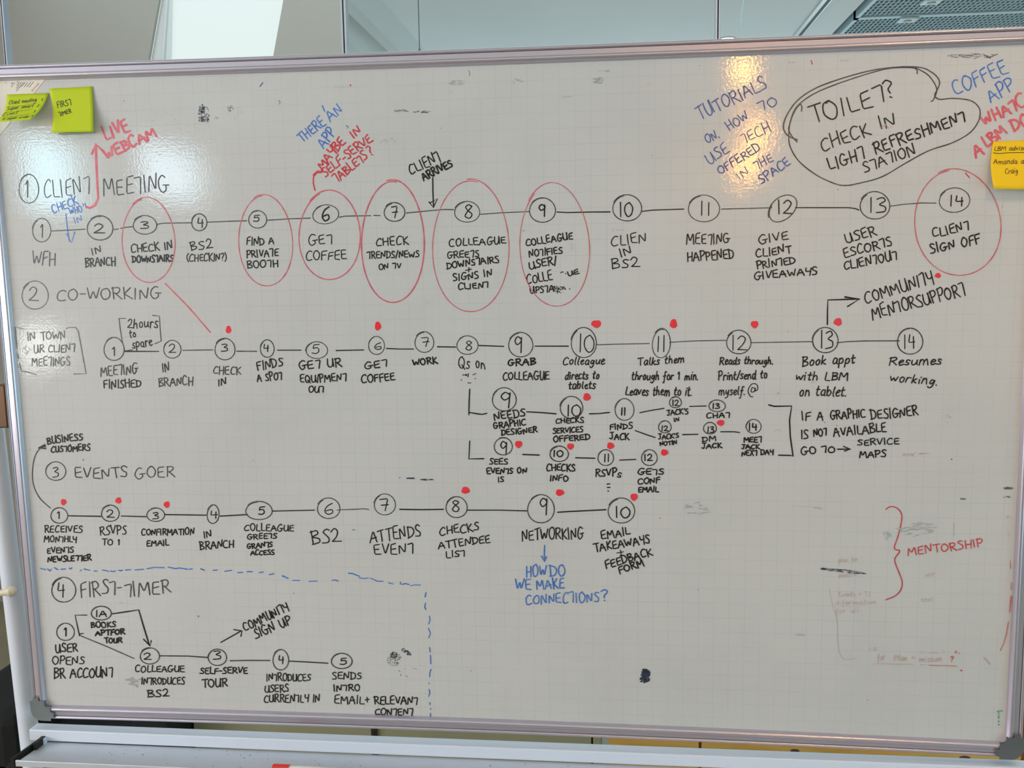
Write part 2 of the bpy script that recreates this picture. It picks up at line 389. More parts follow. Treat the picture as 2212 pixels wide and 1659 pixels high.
# added spot, out of view, warming the top rail and right half of the board
t = thing('added_warm_spot', 'small added warm spot, out of view above and in front of the right half of the board', 'lamp', (1.15, -0.95, CEIL))
MB().tube([(1.15, -0.95, CEIL - 0.1), (1.15, -0.95, CEIL)], 0.045, 20).build('housing', M_wf, t, True)
MB().tube([(1.15, -0.95, CEIL - 0.103), (1.15, -0.95, CEIL - 0.1)], 0.036, 20).build('lens', emis('warm_lens', (1.0, 0.6, 0.3), 20), t, True)
pl_ = bpy.data.lights.new('warm_fill_spot', 'SPOT'); pl_.energy = 26; pl_.color = (1.0, 0.5, 0.2); pl_.spot_size = 1.6; pl_.spot_blend = 0.9; pl_.shadow_soft_size = 0.06
po_ = bpy.data.objects.new('warm_fill_spot', pl_); COL.objects.link(po_); po_.location = (1.15, -0.95, CEIL - 0.12); po_.rotation_euler = Vector((0.12, 0.95, -1)).to_track_quat('-Z', 'Y').to_euler()
# low things behind the board
M_black = mat('black_fabric', (14, 14, 15), 0.85, noise=0.3, nscale=30)
t = thing('armchair', 'black upholstered armchair behind the left stand post', 'chair', (-1.25, 0.75, 0))
xa = P(-150, 1560, 0.5).x; xb = P(364, 1563, 0.5).x; zt = P(20, 1540, 0.5).z
MB().box((xa, 0.5, 0.12), (xb, 0.93, zt - 0.12)).build('seat', M_black, t, bevel=0.03)
MB().box((xa, 0.5, 0.12), (P(30, 1520, .5).x, 0.93, zt)).build('armrest', M_black, t, bevel=0.04)
MB().box((xa, 0.82, 0.12), (xb - .002, 0.95, zt - 0.01)).build('backrest', M_black, t, bevel=0.04)
MB().box((xb - 0.1, 0.5, 0.12), (xb, 0.93, P(364, 1545, 0.5).z)).build('armrest', M_black, t, bevel=0.008)
for sx in (xa + .05, xb - .05):
    for sy in (0.56, .88): MB().tube([(sx, sy, 0), (sx, sy, 0.12)], 0.02, 10).build('leg', mat('black_plastic', (20, 20, 20), 0.4), t, True)
# beige cupboards under the window of the room, seen through the gap below the board
M_cup = mat('beige_laminate', (150, 146, 116), 0.5, noise=0.08, nscale=6)
YC = 0.62
seams = [366, 805, 829, 1280, 1308]
zt = P(800, 1500, YC).z
for i, (sa, sb, lb) in enumerate(((368, 802, 'beige laminate cupboard beside the black armchair'), (831, 1278, 'beige laminate cupboard left of the pine bench'))):
    x0, x1 = P(sa, 1570 if i == 0 else 1590, YC).x, P(sb, 1580 if i == 0 else 1590, YC).x
    if i == 0: x0 = xb + .006
    t = thing('cupboard', lb, 'cupboard', ((x0 + x1) / 2, YC + 0.25, 0), 'cupboards behind the board')
    MB().box((x0, YC + 0.018, 0.06), (x1, YC + 0.33, zt)).build('body', M_cup, t)
    MB().box((x0 + .01, YC + 0.03, 0), (x1 - .01, YC + 0.3, 0.06)).build('plinth', mat('dark_plinth', (50, 48, 42), 0.6), t)
    xm = (x0 + x1) / 2
    for q0, q1 in ((x0, x1),):
        d = MB().box((q0 + .0015, YC, 0.07), (q1 - .0015, YC + 0.017, zt - .003)).build('door', M_cup, t)
        hh = MB().box((q0 + .05, YC - .02, 0.12), (q0 + .06, YC, 0.22)); h_ = hh.build('handle', M_chrome, d)
t = thing('filler_panel', 'narrow beige upright panel with dark slots between the two cupboards', 'panel', (P(816, 1580, YC).x, YC, 0))
x0, x1 = P(802, 1580, YC).x + .001, P(831, 1590, YC).x - .001
MB().box((x0, YC + .012, 0), (x1, YC + .3, zt)).build('board', M_cup, t)
for sx in (804.5, 808, 811):
    q = P(sx + 1, 1580, YC).x; MB().box((q, YC + .006, 0), (q + .0018, YC + .012, zt)).build('slot', mat('dark_plinth', (50, 48, 42), 0.6), t)
x0, x1 = P(1281, 1600, YC).x, P(1298, 1600, YC).x
tag(MB().box((x0, YC, 0), (x1, YC + .3, zt)).build('end_panel', M_cup), 'narrow beige end panel at the left of the pine bench', 'panel')
# pine bench / crate of planks
def pine():
    m = bpy.data.materials.new('knotty_pine'); m.use_nodes = True
    n = m.node_tree.nodes; l = m.node_tree.links; b = n['Principled BSDF']
    t = n.new('ShaderNodeTexCoord'); mp = n.new('ShaderNodeMapping'); mp.inputs['Scale'].default_value = (1.2, 8, 14); l.new(t.outputs['Object'], mp.inputs[0])
    nz = n.new('ShaderNodeTexNoise'); nz.inputs['Scale'].default_value = 3; nz.inputs['Detail'].default_value = 5; nz.inputs['Distortion'].default_value = 0.8; l.new(mp.outputs[0], nz.inputs['Vector'])
    r = n.new('ShaderNodeValToRGB'); r.color_ramp.elements[0].position = 0.3; r.color_ramp.elements[0].color = (*s2l((196, 148, 66)), 1)
    r.color_ramp.elements[1].position = 0.7; r.color_ramp.elements[1].color = (*s2l((216, 176, 96)), 1)
    l.new(nz.outputs['Fac'], r.inputs['Fac']); l.new(r.outputs['Color'], b.inputs['Base Color']); b.inputs['Roughness'].default_value = 0.6
    return m
M_pine = pine(); M_knot = mat('knot', (78, 48, 26), 0.7); 
t = thing('pine_bench', 'knotty pine plank bench behind the lower right corner of the board', 'bench', (P(1760, 1600, YC).x, YC, 0))
zt2 = P(1700, 1480, YC).z; zb = P(1700, 1680, YC).z
xs_ = [P(1312, 1600, YC).x, P(1512.5, 1610, YC).x, P(2209, 1640, YC).x]
px_k = {}
hgt = 0.135
for r_ in range(5):
    z1 = P(1700, 1545, YC).z - r_ * hgt
    if z1 - hgt < 0: break
    for a_, b_ in zip(xs_, xs_[1:]):
        MB().box((a_ + .0035, YC, z1 - hgt + .003), (b_ - .0035, YC + .022, z1)).build('plank', M_pine, t, bevel=0.0015)
z1 = P(1700, 1545, YC).z
for r_ in range(1):
    MB().box((xs_[1], YC, z1 + .003), (P(2205, 1600, YC).x, YC + .022, z1 + .12)).build('plank', M_pine, t, bevel=0.0015)
for sx in (xs_[0] + .05, xs_[1], xs_[2] - .05): MB().box((sx - .03, YC + .022, 0), (sx + .03, YC + .06, z1)).build('batten', M_pine, t)
for (kx, ky, kr) in ((1717, 1621.5, .0075), (2084, 1637, .009)):
    c = P(kx, ky, YC)
    vs = [(c.x + kr * 1.5 * math.cos(q), YC - .0006, c.z + kr * 0.6 * math.sin(q)) for q in [i * math.pi / 8 for i in range(16)]]
    vs2 = [(c.x + kr * .8 * math.cos(q), YC - .0012, c.z + kr * 0.3 * math.sin(q)) for q in [i * math.pi / 8 for i in range(16)]]
    mesh_obj('knot', vs + vs2, [tuple(range(16, 32))] + [(i, (i + 1) % 16, 16 + (i + 1) % 16, 16 + i) for i in range(16)], M_knot, t)
# reddish brown board standing right of the whiteboard, and the pine behind
x0 = P(2203, 1400, .75).x
tag(MB().box((x0, .75, 0), (x0 + .5, .79, P(2210, 1080, .75).z)).build('brown_panel', mat('red_brown_wood', (150, 84, 48), 0.5, noise=.25, nscale=9, stretch=(1, 1, 6))), 'reddish brown wood panel past the right edge of the board', 'panel')
# ---------------------------------------------------------------- the mobile whiteboard
M_alu = mat('anodised_aluminium', (198, 192, 206), 0.3, 0.75, noise=0.04, nscale=40, stretch=(1, 20, 20))
M_white = mat('white_powder_coat', (212, 221, 236), 0.38)
M_cap = mat('grey_corner_plastic', (112, 118, 122), 0.45)
M_capd = mat('dark_corner_plastic', (92, 95, 98), 0.45)
root = thing('mobile_whiteboard', 'large glossy whiteboard on a white metal stand, covered in marker writing', 'whiteboard', (0, 0.06, 0))
TL, TR, BR, BLc = P(-18, 174), P(2247, 92), P(2173, 1604), P(100, 1524)
def edge(a, b, bow, n=16):
    out = []
    for i in range(n + 1):
        t = i / n; p = a.lerp(b, t); p = p + Vector((0, 0, 1)) * bow * 4 * t * (1 - t); out.append(p)
    return out
eT = edge(TL, TR, -0.0026); eB = edge(BLc, BR, 0.0062)
eL = edge(BLc, TL, 0); eR = edge(BR, TR, 0)
vs = eT + eB; n_ = len(eT); k = len(vs)
vs = vs + [v + Vector((0, .014, 0)) for v in vs]
fs = [(n_ + i, n_ + i + 1, i + 1, i) for i in range(n_ - 1)] + [(k + i, k + i + 1, k + n_ + i + 1, k + n_ + i) for i in range(n_ - 1)]
surface = mesh_obj('writing_surface', vs, fs, board_mat(), root)
PROF = [(-.002, .0), (0, .0025), (.001, .0055), (.003, .0082), (.0055, .009), (.008, .0082), (.0095, .0062), (.0175, .0058), (.0178, .002), (.0186, .002), (.0189, .0062), (.0205, .0076), (.0225, .0078), (.0245, .0062), (.0258, .003), (.0262, -.016), (-.002, -.016)]
def rail(pts, out, name='frame_rail', sc=1.0):
    vs = []; fs = []; n = len(PROF)
    for p in pts:
        for u, v in PROF: vs.append(p + out * u * sc + Vector((0, -v, 0)))
    for i in range(len(pts) - 1):
        for j in range(n):
            a = i * n + j; b = i * n + (j + 1) % n; fs.append((a, b, b + n, a + n))
    fs.append(tuple(range(n))); fs.append(tuple((len(pts) - 1) * n + j for j in reversed(range(n))))
    o = mesh_obj(name, vs, fs, M_alu, root, True); md = o.modifiers.new('edges', 'EDGE_SPLIT'); md.split_angle = math.radians(45); return o
up, dn, lf, rt = Vector((0, 0, 1)), Vector((0, 0, -1)), Vector((-1, 0, 0)), Vector((1, 0, 0))
rail(eT, up); rail(eB, dn, sc=.96); rail(eL, lf, sc=.92); rail(eR, rt, sc=1.0)
def corner(c, sx, sz, m, L=.0125):
    R_, w = 0.0205, 0.0248
    pl = [(-.003, -.003), (-L - 0.002, -.003 + .006), (-L + .0, .009), (-L - .007, .010), (-L - .007, .019), (-L, .020), (-L, w)]
    pl = [(-L, -.001), (-L, .0095), (-L - .006, .011), (-L - .006, .0185), (-L, .020), (-L, w)]
    for i in range(9):
        q = math.pi / 2 - i * math.pi / 2 / 8
        pl.append((w - R_ + R_ * math.cos(q), w - R_ + R_ * math.sin(q)))
    pl += [(w, -L), (.020, -L), (.0185, -L - .006), (.011, -L - .006), (.0095, -L), (-.001, -L), (-.001, -.0035), (-.0035, -.001)]
    poly = [Vector((c.x + sx * u, -.0104, c.z + sz * v)) for u, v in pl]
    b = MB(); b.prism(poly, (0, .028, 0)); o = b.build('corner_cap', m, root, bevel=0.0038); o.modifiers['bevel'].segments = 4
    for p_ in o.data.polygons: p_.use_smooth = True
corner(BLc, -1, -1, M_cap); corner(BR, 1, -1, M_capd); corner(TL, -1, 1, M_cap, .006); corner(TR, 1, 1, M_capd, .012)

# stand: leaning round posts, cross tube, pen tray
pt0 = P(-60, 520, .055); pb0 = P(59.5, 1555, .055)
d_ = (pb0 - pt0) / (pb0.z - pt0.z)
ptop = pt0 + d_ * (1.95 - pt0.z); pbot = pb0 + d_ * (0.04 - pb0.z)
MB().tube([pbot, ptop], 0.0187, 28).build('post', M_white, root, True)
MB().tube([(2 * .0005 - pbot.x + .06, .055, .04), (-ptop.x + .06, .055, 1.95)], 0.0187, 28).build('post', M_white, root, True)
for sx in (pbot.x, -pbot.x + .06):
    MB().box((sx - .03, -.3, .03), (sx + .03, .42, .06)).build('foot', M_white, root, bevel=.006)
YT = -0.012
zt_ = P(63, 1576, YT).z; zb_ = P(63, 1600, YT).z
x0_ = P(63, 1588, YT).x; yb_ = PZ(82, 1561, zt_).y
zr = P(2160, 1657, YT).z - zt_      # the far right end hangs a little lower in the lens, keep it level within a few mm
zr = max(min(zr, .004), -.016)
x1_ = 1.02
b = MB(); b.hexa([(x0_, YT, zb_), (x1_, YT, zb_ + zr), (x1_, yb_, zb_ + zr), (x0_, yb_, zb_), (x0_, YT, zt_), (x1_, YT, zt_ + zr), (x1_, yb_, zt_ + zr), (x0_, yb_, zt_)])
b.build('cross_tube', M_white, root, bevel=.0022)
print('cross', x0_, YT, yb_, zt_, zb_, 'zr', zr)
zt2_ = zb_ - .002
fl_ = PZ(40, 1644, zt2_); bl_ = PZ(100, 1602, zt2_)
print('tray', fl_, bl_)
M_tray = mat('tray_aluminium', (206, 212, 222), 0.33, 0.35, noise=.05, nscale=14)
xt0 = (fl_.x + bl_.x) / 2
b = MB(); b.hexa([(fl_.x, fl_.y, zt2_ - .002), (x1_, fl_.y, zt2_ - .002 + zr), (x1_, YT + .002, zt2_ - .002 + zr), (bl_.x, YT + .002, zt2_ - .002), (fl_.x, fl_.y, zt2_), (x1_, fl_.y, zt2_ + zr), (x1_, YT + .002, zt2_ + zr), (bl_.x, YT + .002, zt2_)])
b.build('pen_tray', M_tray, root)
b = MB(); b.hexa([(fl_.x - .004, fl_.y - .004, zt2_ - .009), (x1_, fl_.y - .004, zt2_ - .009 + zr), (x1_, fl_.y, zt2_ - .009 + zr), (fl_.x - .004, fl_.y, zt2_ - .009), (fl_.x - .004, fl_.y - .004, zt2_ + .003), (x1_, fl_.y - .004, zt2_ + .003 + zr), (x1_, fl_.y, zt2_ + .003 + zr), (fl_.x - .004, fl_.y, zt2_ + .003)])
b.build('tray_lip', M_tray, root, bevel=.001)
# black bracket at the left end of the tray
q = [P(92, 1590, YT - .004), P(97, 1601, YT - .004)]
fz = zt2_
A0 = Vector((bl_.x - .006, YT - .001, zt2_ + .013)); A1 = Vector((bl_.x - .002, YT - .001, zt2_))
B0 = Vector((fl_.x - .028, fl_.y + .002, zt2_ + .002)); 
b = MB(); w_ = .004
b.prism([A0, Vector((bl_.x - .006, YT - .001, zt2_ - .012)), Vector((fl_.x - .014, fl_.y, zt2_ - .012)), Vector((fl_.x - .016, fl_.y, zt2_ + .004))], (.005, 0, 0))
b.box((bl_.x - .006, YT - .03, zt2_ - .012), (bl_.x + .001, YT - .001, zt2_ + .0135))
b.build('tray_bracket', mat('black_metal', (12, 12, 12), 0.5), root, label='black end bracket')
MB().box((bl_.x + .0012, YT - .009, zt2_), (bl_.x + .004, YT, zt2_ + .012)).build('bracket_tab', M_white, root)
# dried marker crumbs in the tray
random.seed(5)
vs, fs = [], []
for i in range(150):
    u = random.random(); x = -0.75 + 1.6 * random.random() ** 1.4; y = fl_.y + .006 + (YT - fl_.y - .01) * random.random()
    r = random.uniform(.0003, .0011) * (1.5 if i % 17 == 0 else 1); k = len(vs); a = random.random() * 3
    z = zt2_ + .0006 + zr * (x - x0_) / (x1_ - x0_)
    vs += [(x + r * 1.6 * math.cos(a), y + r * math.sin(a), z), (x - r * math.sin(a), y + r * math.cos(a), z), (x - r * 1.6 * math.cos(a), y - r * math.sin(a), z), (x + r * .7 * math.sin(a), y - r * math.cos(a), z), (x, y, z + r * .7)]
    fs += [(k, k + 1, k + 4), (k + 1, k + 2, k + 4), (k + 2, k + 3, k + 4), (k + 3, k, k + 4)]
o = mesh_obj('marker_crumbs', vs, fs, mat('crumb', (46, 50, 66), 0.8)); o['kind'] = 'stuff'; tag(o, 'dark dried marker crumbs scattered on the pen tray', 'debris')
# marker pen lying at the front of the tray
c = PZ(640, 1672, zt2_)
t = thing('marker_pen', 'white marker pen with a red cap lying in the pen tray', 'marker', (c.x, c.y, zt2_))
pz = zt2_ + .0085
MB().tube([(c.x - .012, c.y, pz), (c.x + .09, c.y - .003, pz)], .0075, 16).build('barrel', mat('pen_white', (220, 220, 215), .4), t, True)
MB().tube([(c.x - .045, c.y + .001, pz), (c.x - .043, c.y + .001, pz), (c.x - .012, c.y, pz)], [.006, .008, .0085], 16).build('cap', mat('pen_red', (220, 50, 44), .4), t, True)
# clamp and knob on the left post
a = P(-14, 832, .0); b_ = P(17, 925, .0)
MB().box((a.x, -.0, b_.z), (P(14, 880).x, .03, a.z)).build('hinge_clamp', mat('bronze_metal', (96, 74, 56), .35, .7), root, bevel=.003, label='dark bronze clamp')
k1 = P(17, 1282, -.0); k0 = P(-34, 1289, -.0)
MB().tube([k0 + Vector((0, .01, 0)), k0.lerp(k1, .7) + Vector((0, .012, 0)), k1 + Vector((-.007, .0125, 0)), k1 + Vector((-.003, .013, 0)), k1 + Vector((.003, .015, 0)), k1 + Vector((.006, .018, 0))], [.006, .0065, .0095, .0115, .0095, .004], 18).build('lock_knob', mat('cream_plastic', (206, 196, 172), .45), root, True, label='cream locking knob')

# ---------------------------------------------------------------- paper and notes
def sheet(name, grid, material, parent, thick=.00025, nx=12, ny=10):
    """grid(u,v)->point; a bent sheet with thickness"""
    vs = [grid(i / nx, j / ny) for j in range(ny + 1) for i in range(nx + 1)]
    fs = [(j * (nx + 1) + i, (j + 1) * (nx + 1) + i, (j + 1) * (nx + 1) + i + 1, j * (nx + 1) + i + 1) for j in range(ny) for i in range(nx)]
    o = mesh_obj(name, vs, fs, material, parent, True)
    md = o.modifiers.new('thick', 'SOLIDIFY'); md.thickness = thick; md.offset = 0
    return o
def bil(a, b, c, d):       # top left, top right, bottom right, bottom left
    return lambda u, v: a.lerp(b, u).lerp(d.lerp(c, u), v)
NO = (0, 150, 9.218)
def np_(x, y, d): return P(NO[0] + x / NO[2], NO[1] + y / NO[2], d)
M_lime = mat('lime_paper', (186, 204, 18), .75); M_yel = mat('yellow_paper', (240, 196, 0), .75)
M_paper = mat('white_paper', (222, 216, 206), .7)
# printed sheet tucked under the left note
t = thing('printed_sheet', 'white printed sheet stuck askew in the upper left corner of the board', 'paper', P(20, 200, -.001))
cr = [np_(905, 190, -.0006), np_(-10, 1320, -.0006), np_(-330, 1330, -.0006), np_(-330, 205, -.0006)]
o = mesh_obj('paper', [cr[0], cr[1], cr[2], cr[3]] + [q + Vector((0, .0004, 0)) for q in cr], [(3, 2, 1, 0), (0, 1, 5, 4), (1, 2, 6, 5), (2, 3, 7, 6), (3, 0, 4, 7), (4, 5, 6, 7)], M_paper, t)
SHEET = t
# left note, lower part curling out towards the viewer
t = thing('sticky_note', 'lime sticky note curling off the board over the printed sheet, with handwriting', 'sticky note', np_(500, 480, -.002))
a, b_, c_, d2 = np_(135, 500, -.0015), np_(965, 470, -.0015), np_(605, 1000, -.034), np_(-60, 1050, -.034)
f0 = bil(a, b_, c_, d2)
def gl(u, v):
    p = f0(u, v); k = v * (1 - v); p = p + Vector((.008 * k * 1.2, .016 * k, -.006 * k)); return p
NL = gl
sheet('paper', gl, M_lime, t); NOTE_L = t
# lime FIRST TIMER note
t = thing('sticky_note', 'lime sticky note with two short words in the upper left', 'sticky note', np_(1400, 370, -.002))
a, b_, c_, d2 = np_(975, 385, -.002), np_(1835, 338, -.0015), np_(1862, 1238, -.017), np_(1028, 1258, -.013)
f1 = bil(a, b_, c_, d2)
def gm(u, v):
    p = f1(u, v); k = math.sin(math.pi * v); p = p + Vector(((.003 * k * (1 - u)) - .0012 * k * u, .003 * k, 0)); return p
NM = gm
sheet('paper', gm, M_lime, t); NOTE_M = t
# yellow note at the right edge
t = thing('sticky_note', 'yellow sticky note with thin handwriting at the right edge of the board', 'sticky note', P(2190, 310, -.002))
a, b_, c_, d2 = P(2145.5, 305.5, -.0015), P(2245, 302, -.0015), P(2246, 410, -.014), P(2147, 408, -.016)
f2 = bil(a, b_, c_, d2)
def gy(u, v):
    p = f2(u, v); k = math.sin(math.pi * v); return p + Vector((-.0032 * k * (1 - u), .003 * k, 0))
NY = gy
sheet('paper', gy, M_yel, t); NOTE_Y = t
# ---------------------------------------------------------------- single stroke handwriting
FONT = {
'A': '.78|0,0 .36,1 .72,0|.1,.34 .66,.4', 'B': '.66|.1,0 .06,1|~.0,.93 .42,.98 .5,.74 .14,.54 .54,.42 .58,.14 .06,.0',
'C': '.68|~.64,.88 .42,1 .14,.76 .04,.36 .2,.03 .62,.1', 'D': '.7|.1,0 .08,.98|~.0,.95 .48,.86 .66,.5 .46,.12 .0,.02',
'E': '.62|.56,1 .08,.94 .06,.06 .58,.04|.1,.5 .5,.56', 'F': '.58|.58,1 .1,.92 .06,0|.1,.5 .5,.56',
'G': '.78|~.62,.9 .36,1 .1,.7 .06,.28 .3,.0 .58,.16 .56,.42|.38,.42 .8,.46', 'H': '.72|.08,0 .1,1|.6,0 .64,1|.1,.46 .62,.52',
'I': '.26|.1,0 .13,1', 'J': '.6|.08,.98 .6,1|~.4,.98 .38,.3 .24,.02 .02,.14', 'K': '.66|.1,0 .08,1|.58,.96 .12,.48 .66,.0',
'L': '.56|.12,1 .06,.06 .56,.04', 'M': '.92|.04,0 .12,1 .42,.3 .76,1 .84,0', 'N': '.74|.06,0 .1,.96 .58,.06 .66,1',
'O': '.74|~.42,1 .14,.84 .04,.42 .26,.02 .56,.14 .68,.6 .48,.96 .3,.94', 'P': '.62|.1,0 .08,1|~.0,.92 .4,1 .58,.76 .4,.5 .1,.44',
'Q': '.78|~.42,1 .14,.84 .04,.42 .26,.02 .56,.14 .68,.6 .48,.96 .3,.94|.4,.3 .78,-.12', 'R': '.68|.1,0 .08,1|~.0,.92 .4,1 .56,.78 .38,.54 .12,.5|.24,.5 .68,.0',
'S': '.6|~.56,.9 .34,1 .12,.82 .26,.58 .5,.36 .42,.06 .02,.06', 'T': '.66|.02,.94 .68,1|.36,.96 .38,0', '^': '.56|.04,.92 .52,1 .4,0',
'U': '.7|~.08,1 .04,.3 .24,.0 .52,.2 .6,1|.6,1 .66,.04', 'V': '.66|.04,1 .3,.02 .64,1', 'W': '.94|.04,.98 .24,.03 .46,.72 .66,.04 .92,1',
'X': '.62|.06,1 .6,0|.56,1 .04,0', 'Y': '.62|~.06,1 .1,.56 .34,.5 .56,.6|.6,1 .5,-.06', 'Z': '.62|.04,.96 .58,1 .06,.04 .62,.04',
'0': '.74|~.4,1 .12,.8 .06,.36 .3,.0 .6,.18 .66,.66 .42,1', '1': '.34|.02,.72 .2,1 .18,0', '2': '.62|~.06,.76 .28,1 .52,.8 .38,.4 .06,.04|.06,.04 .64,.02',
'3': '.56|~.08,.9 .36,1 .48,.8 .22,.56 .5,.4 .46,.1 .04,.02', '4': '.6|.16,1 .08,.44 .56,.5|.48,.86 .46,0', '5': '.6|.56,1 .14,.96 .1,.58|~.1,.58 .44,.62 .52,.26 .32,.0 .02,.06',
'6': '.58|~.5,1 .2,.74 .06,.3 .26,.0 .52,.16 .46,.44 .14,.32', '7': '.56|.04,.92 .52,1 .34,0|.12,.46 .56,.52', '8': '.56|~.48,.86 .28,1 .1,.82 .28,.56 .5,.3 .34,.0 .08,.16 .22,.5 .46,.8 .4,.96',
'9': '.56|~.5,.84 .26,1 .08,.74 .24,.5 .48,.7 .5,.9|.5,.94 .46,0', '|': '.26|.12,0 .14,1', '-': '.4|.04,.46 .38,.48', '+': '.6|.06,.5 .56,.54|.32,.8 .3,.2', '/': '.4|.02,-.1 .42,1.1',
'?': '.5|~.06,.86 .3,1 .48,.78 .28,.5 .26,.28|.24,.08 .26,.02', '!': '.2|.1,1 .08,.3|.08,.08 .09,.02', "'": '.2|.12,1.05 .08,.8', '.': '.22|.08,.06 .11,.0', '(': '.34|~.32,1.05 .1,.7 .1,.3 .3,-.08', ')': '.34|~.04,1.05 .26,.7 .24,.3 .04,-.08',
'=': '.5|.06,.62 .44,.64|.06,.36 .44,.38', '@': '.9|~.6,.6 .36,.66 .26,.36 .5,.3 .62,.62|~.62,.62 .6,.34 .84,.5 .74,.98 .36,1.0 .06,.5 .18,-.08 .44,-.2', ',': '.2|.1,.06 .04,-.14',
'a': '.56|~.46,.6 .22,.66 .06,.3 .2,.02 .42,.2 .48,.6 .46,.12 .58,.02', 'b': '.52|.08,1 .08,.06|~.08,.3 .3,.6 .48,.36 .3,.0 .08,.1', 'c': '.46|~.44,.56 .22,.64 .06,.3 .2,.0 .46,.12', 'd': '.56|~.46,.56 .2,.62 .06,.26 .22,.0 .44,.3|.52,1.05 .46,.06 .56,.0',
'e': '.46|~.08,.3 .42,.46 .3,.66 .08,.4 .18,.02 .48,.12', 'f': '.44|~.46,1 .26,1.04 .2,.6 .16,-.3 .02,-.36|.02,.5 .42,.54', 'g': '.54|~.44,.56 .2,.62 .08,.3 .26,.1 .44,.5|~.46,.6 .42,-.16 .2,-.44 .02,-.3', 'h': '.54|.1,1.05 .06,0|~.08,.36 .28,.62 .42,.4 .46,0',
'i': '.24|.1,.6 .1,.02|.13,.86 .14,.92', 'j': '.3|~.18,.6 .16,-.2 .0,-.4|.2,.86 .21,.92', 'k': '.5|.1,1.05 .06,0|.42,.6 .1,.28 .48,.0', 'l': '.26|~.14,1.05 .08,.3 .2,.02', 'm': '.82|.08,.6 .06,0|~.08,.36 .26,.62 .38,.4 .38,0|~.4,.36 .58,.62 .7,.4 .76,.0',
'n': '.54|.08,.6 .06,0|~.08,.36 .28,.62 .42,.4 .48,.0', 'o': '.5|~.28,.64 .08,.4 .16,.02 .4,.1 .44,.5 .24,.64', 'p': '.54|.1,.62 .04,-.4|~.08,.4 .32,.66 .48,.36 .3,.04 .08,.1', 'q': '.54|~.44,.56 .2,.62 .06,.26 .22,.0 .44,.5|.48,.6 .44,-.4', 'r': '.42|.08,.6 .06,0|~.07,.34 .22,.6 .42,.56',
's': '.42|~.4,.56 .2,.64 .12,.42 .36,.22 .26,.0 .02,.06', 't': '.4|~.2,.98 .14,.3 .2,.02 .36,.08|.02,.62 .4,.68', 'u': '.56|~.08,.6 .06,.2 .2,.0 .42,.2 .48,.6|.48,.6 .46,.1 .56,.02', 'v': '.48|.04,.6 .22,.02 .46,.62', 'w': '.74|.04,.6 .18,.04 .36,.5 .5,.04 .72,.62', 'x': '.48|.04,.6 .44,0|.42,.6 .02,0', 'y': '.54|~.08,.6 .1,.24 .3,.16 .46,.6|~.48,.6 .38,-.16 .12,-.42', 'z': '.46|.04,.58 .42,.6 .04,.02 .44,.02',
}
GLY = {}
for ch, s in FONT.items():
    a = s.split('|') if ch != '|' else ['.26', '.12,0 .14,1']
    GLY[ch] = (float(a[0]), [(q[0] == '~', [tuple(map(float, p.split(','))) for p in q.lstrip('~').split()]) for q in a[1:] if q])
rnd = random.Random(11)
def smooth(pts, k=5):
    if len(pts) < 3: return pts
    out = []; n = len(pts)
    for i in range(n - 1):
        p0, p1, p2, p3 = pts[max(i - 1, 0)], pts[i], pts[i + 1], pts[min(i + 2, n - 1)]
        for j in range(k):
            t = j / k
            out.append(tuple(0.5 * (2 * p1[d] + (p2[d] - p0[d]) * t + (2 * p0[d] - 5 * p1[d] + 4 * p2[d] - p3[d]) * t * t + (3 * p1[d] - p0[d] - 3 * p2[d] + p3[d]) * t ** 3) for d in (0, 1)))
    out.append(tuple(pts[-1])); return out
def text_strokes(s, x0, y0, x1, y1, h, jit=1.0, slant=0.0):
    """strokes in picture pixels of the crop for text on the baseline (x0,y0)-(x1,y1)"""
    tot = sum(GLY[c][0] if c != ' ' else .45 for c in s) + .1 * (len(s) - 1)
    L = math.hypot(x1 - x0, y1 - y0); sx = L / tot; ca, sa = (x1 - x0) / L, (y1 - y0) / L
    x = 0.0; out = []
    for c in s:
        if c == ' ': x += .45 + .1; continue
        w, st = GLY[c]
        r = rnd.uniform(-.07, .07) * jit; dy = rnd.uniform(-.05, .05) * jit; g = 1 + rnd.uniform(-.08, .08) * jit
        for sm, pts in st:
            q = [(u + rnd.uniform(-.025, .025) * jit, v + rnd.uniform(-.03, .03) * jit) for u, v in pts]
            if sm: q = smooth(q)
            elif len(q) > 2: q = [q[0]] + [p for a, b, c_ in zip(q, q[1:], q[2:]) for p in ((b[0] * .88 + a[0] * .12, b[1] * .88 + a[1] * .12), (b[0] * .9 + c_[0] * .1, b[1] * .9 + c_[1] * .1))] + [q[-1]]
            o = []
            for u, v in q:
                X = (x + u + slant * v) * sx; Y = (v * g + dy) * h
                X, Y = X + r * Y * .6, Y
                o.append((x0 + X * ca + Y * sa, y0 + X * sa - Y * ca))
            out.append(o)
        x += w + .1
    return out
LAY = [0]
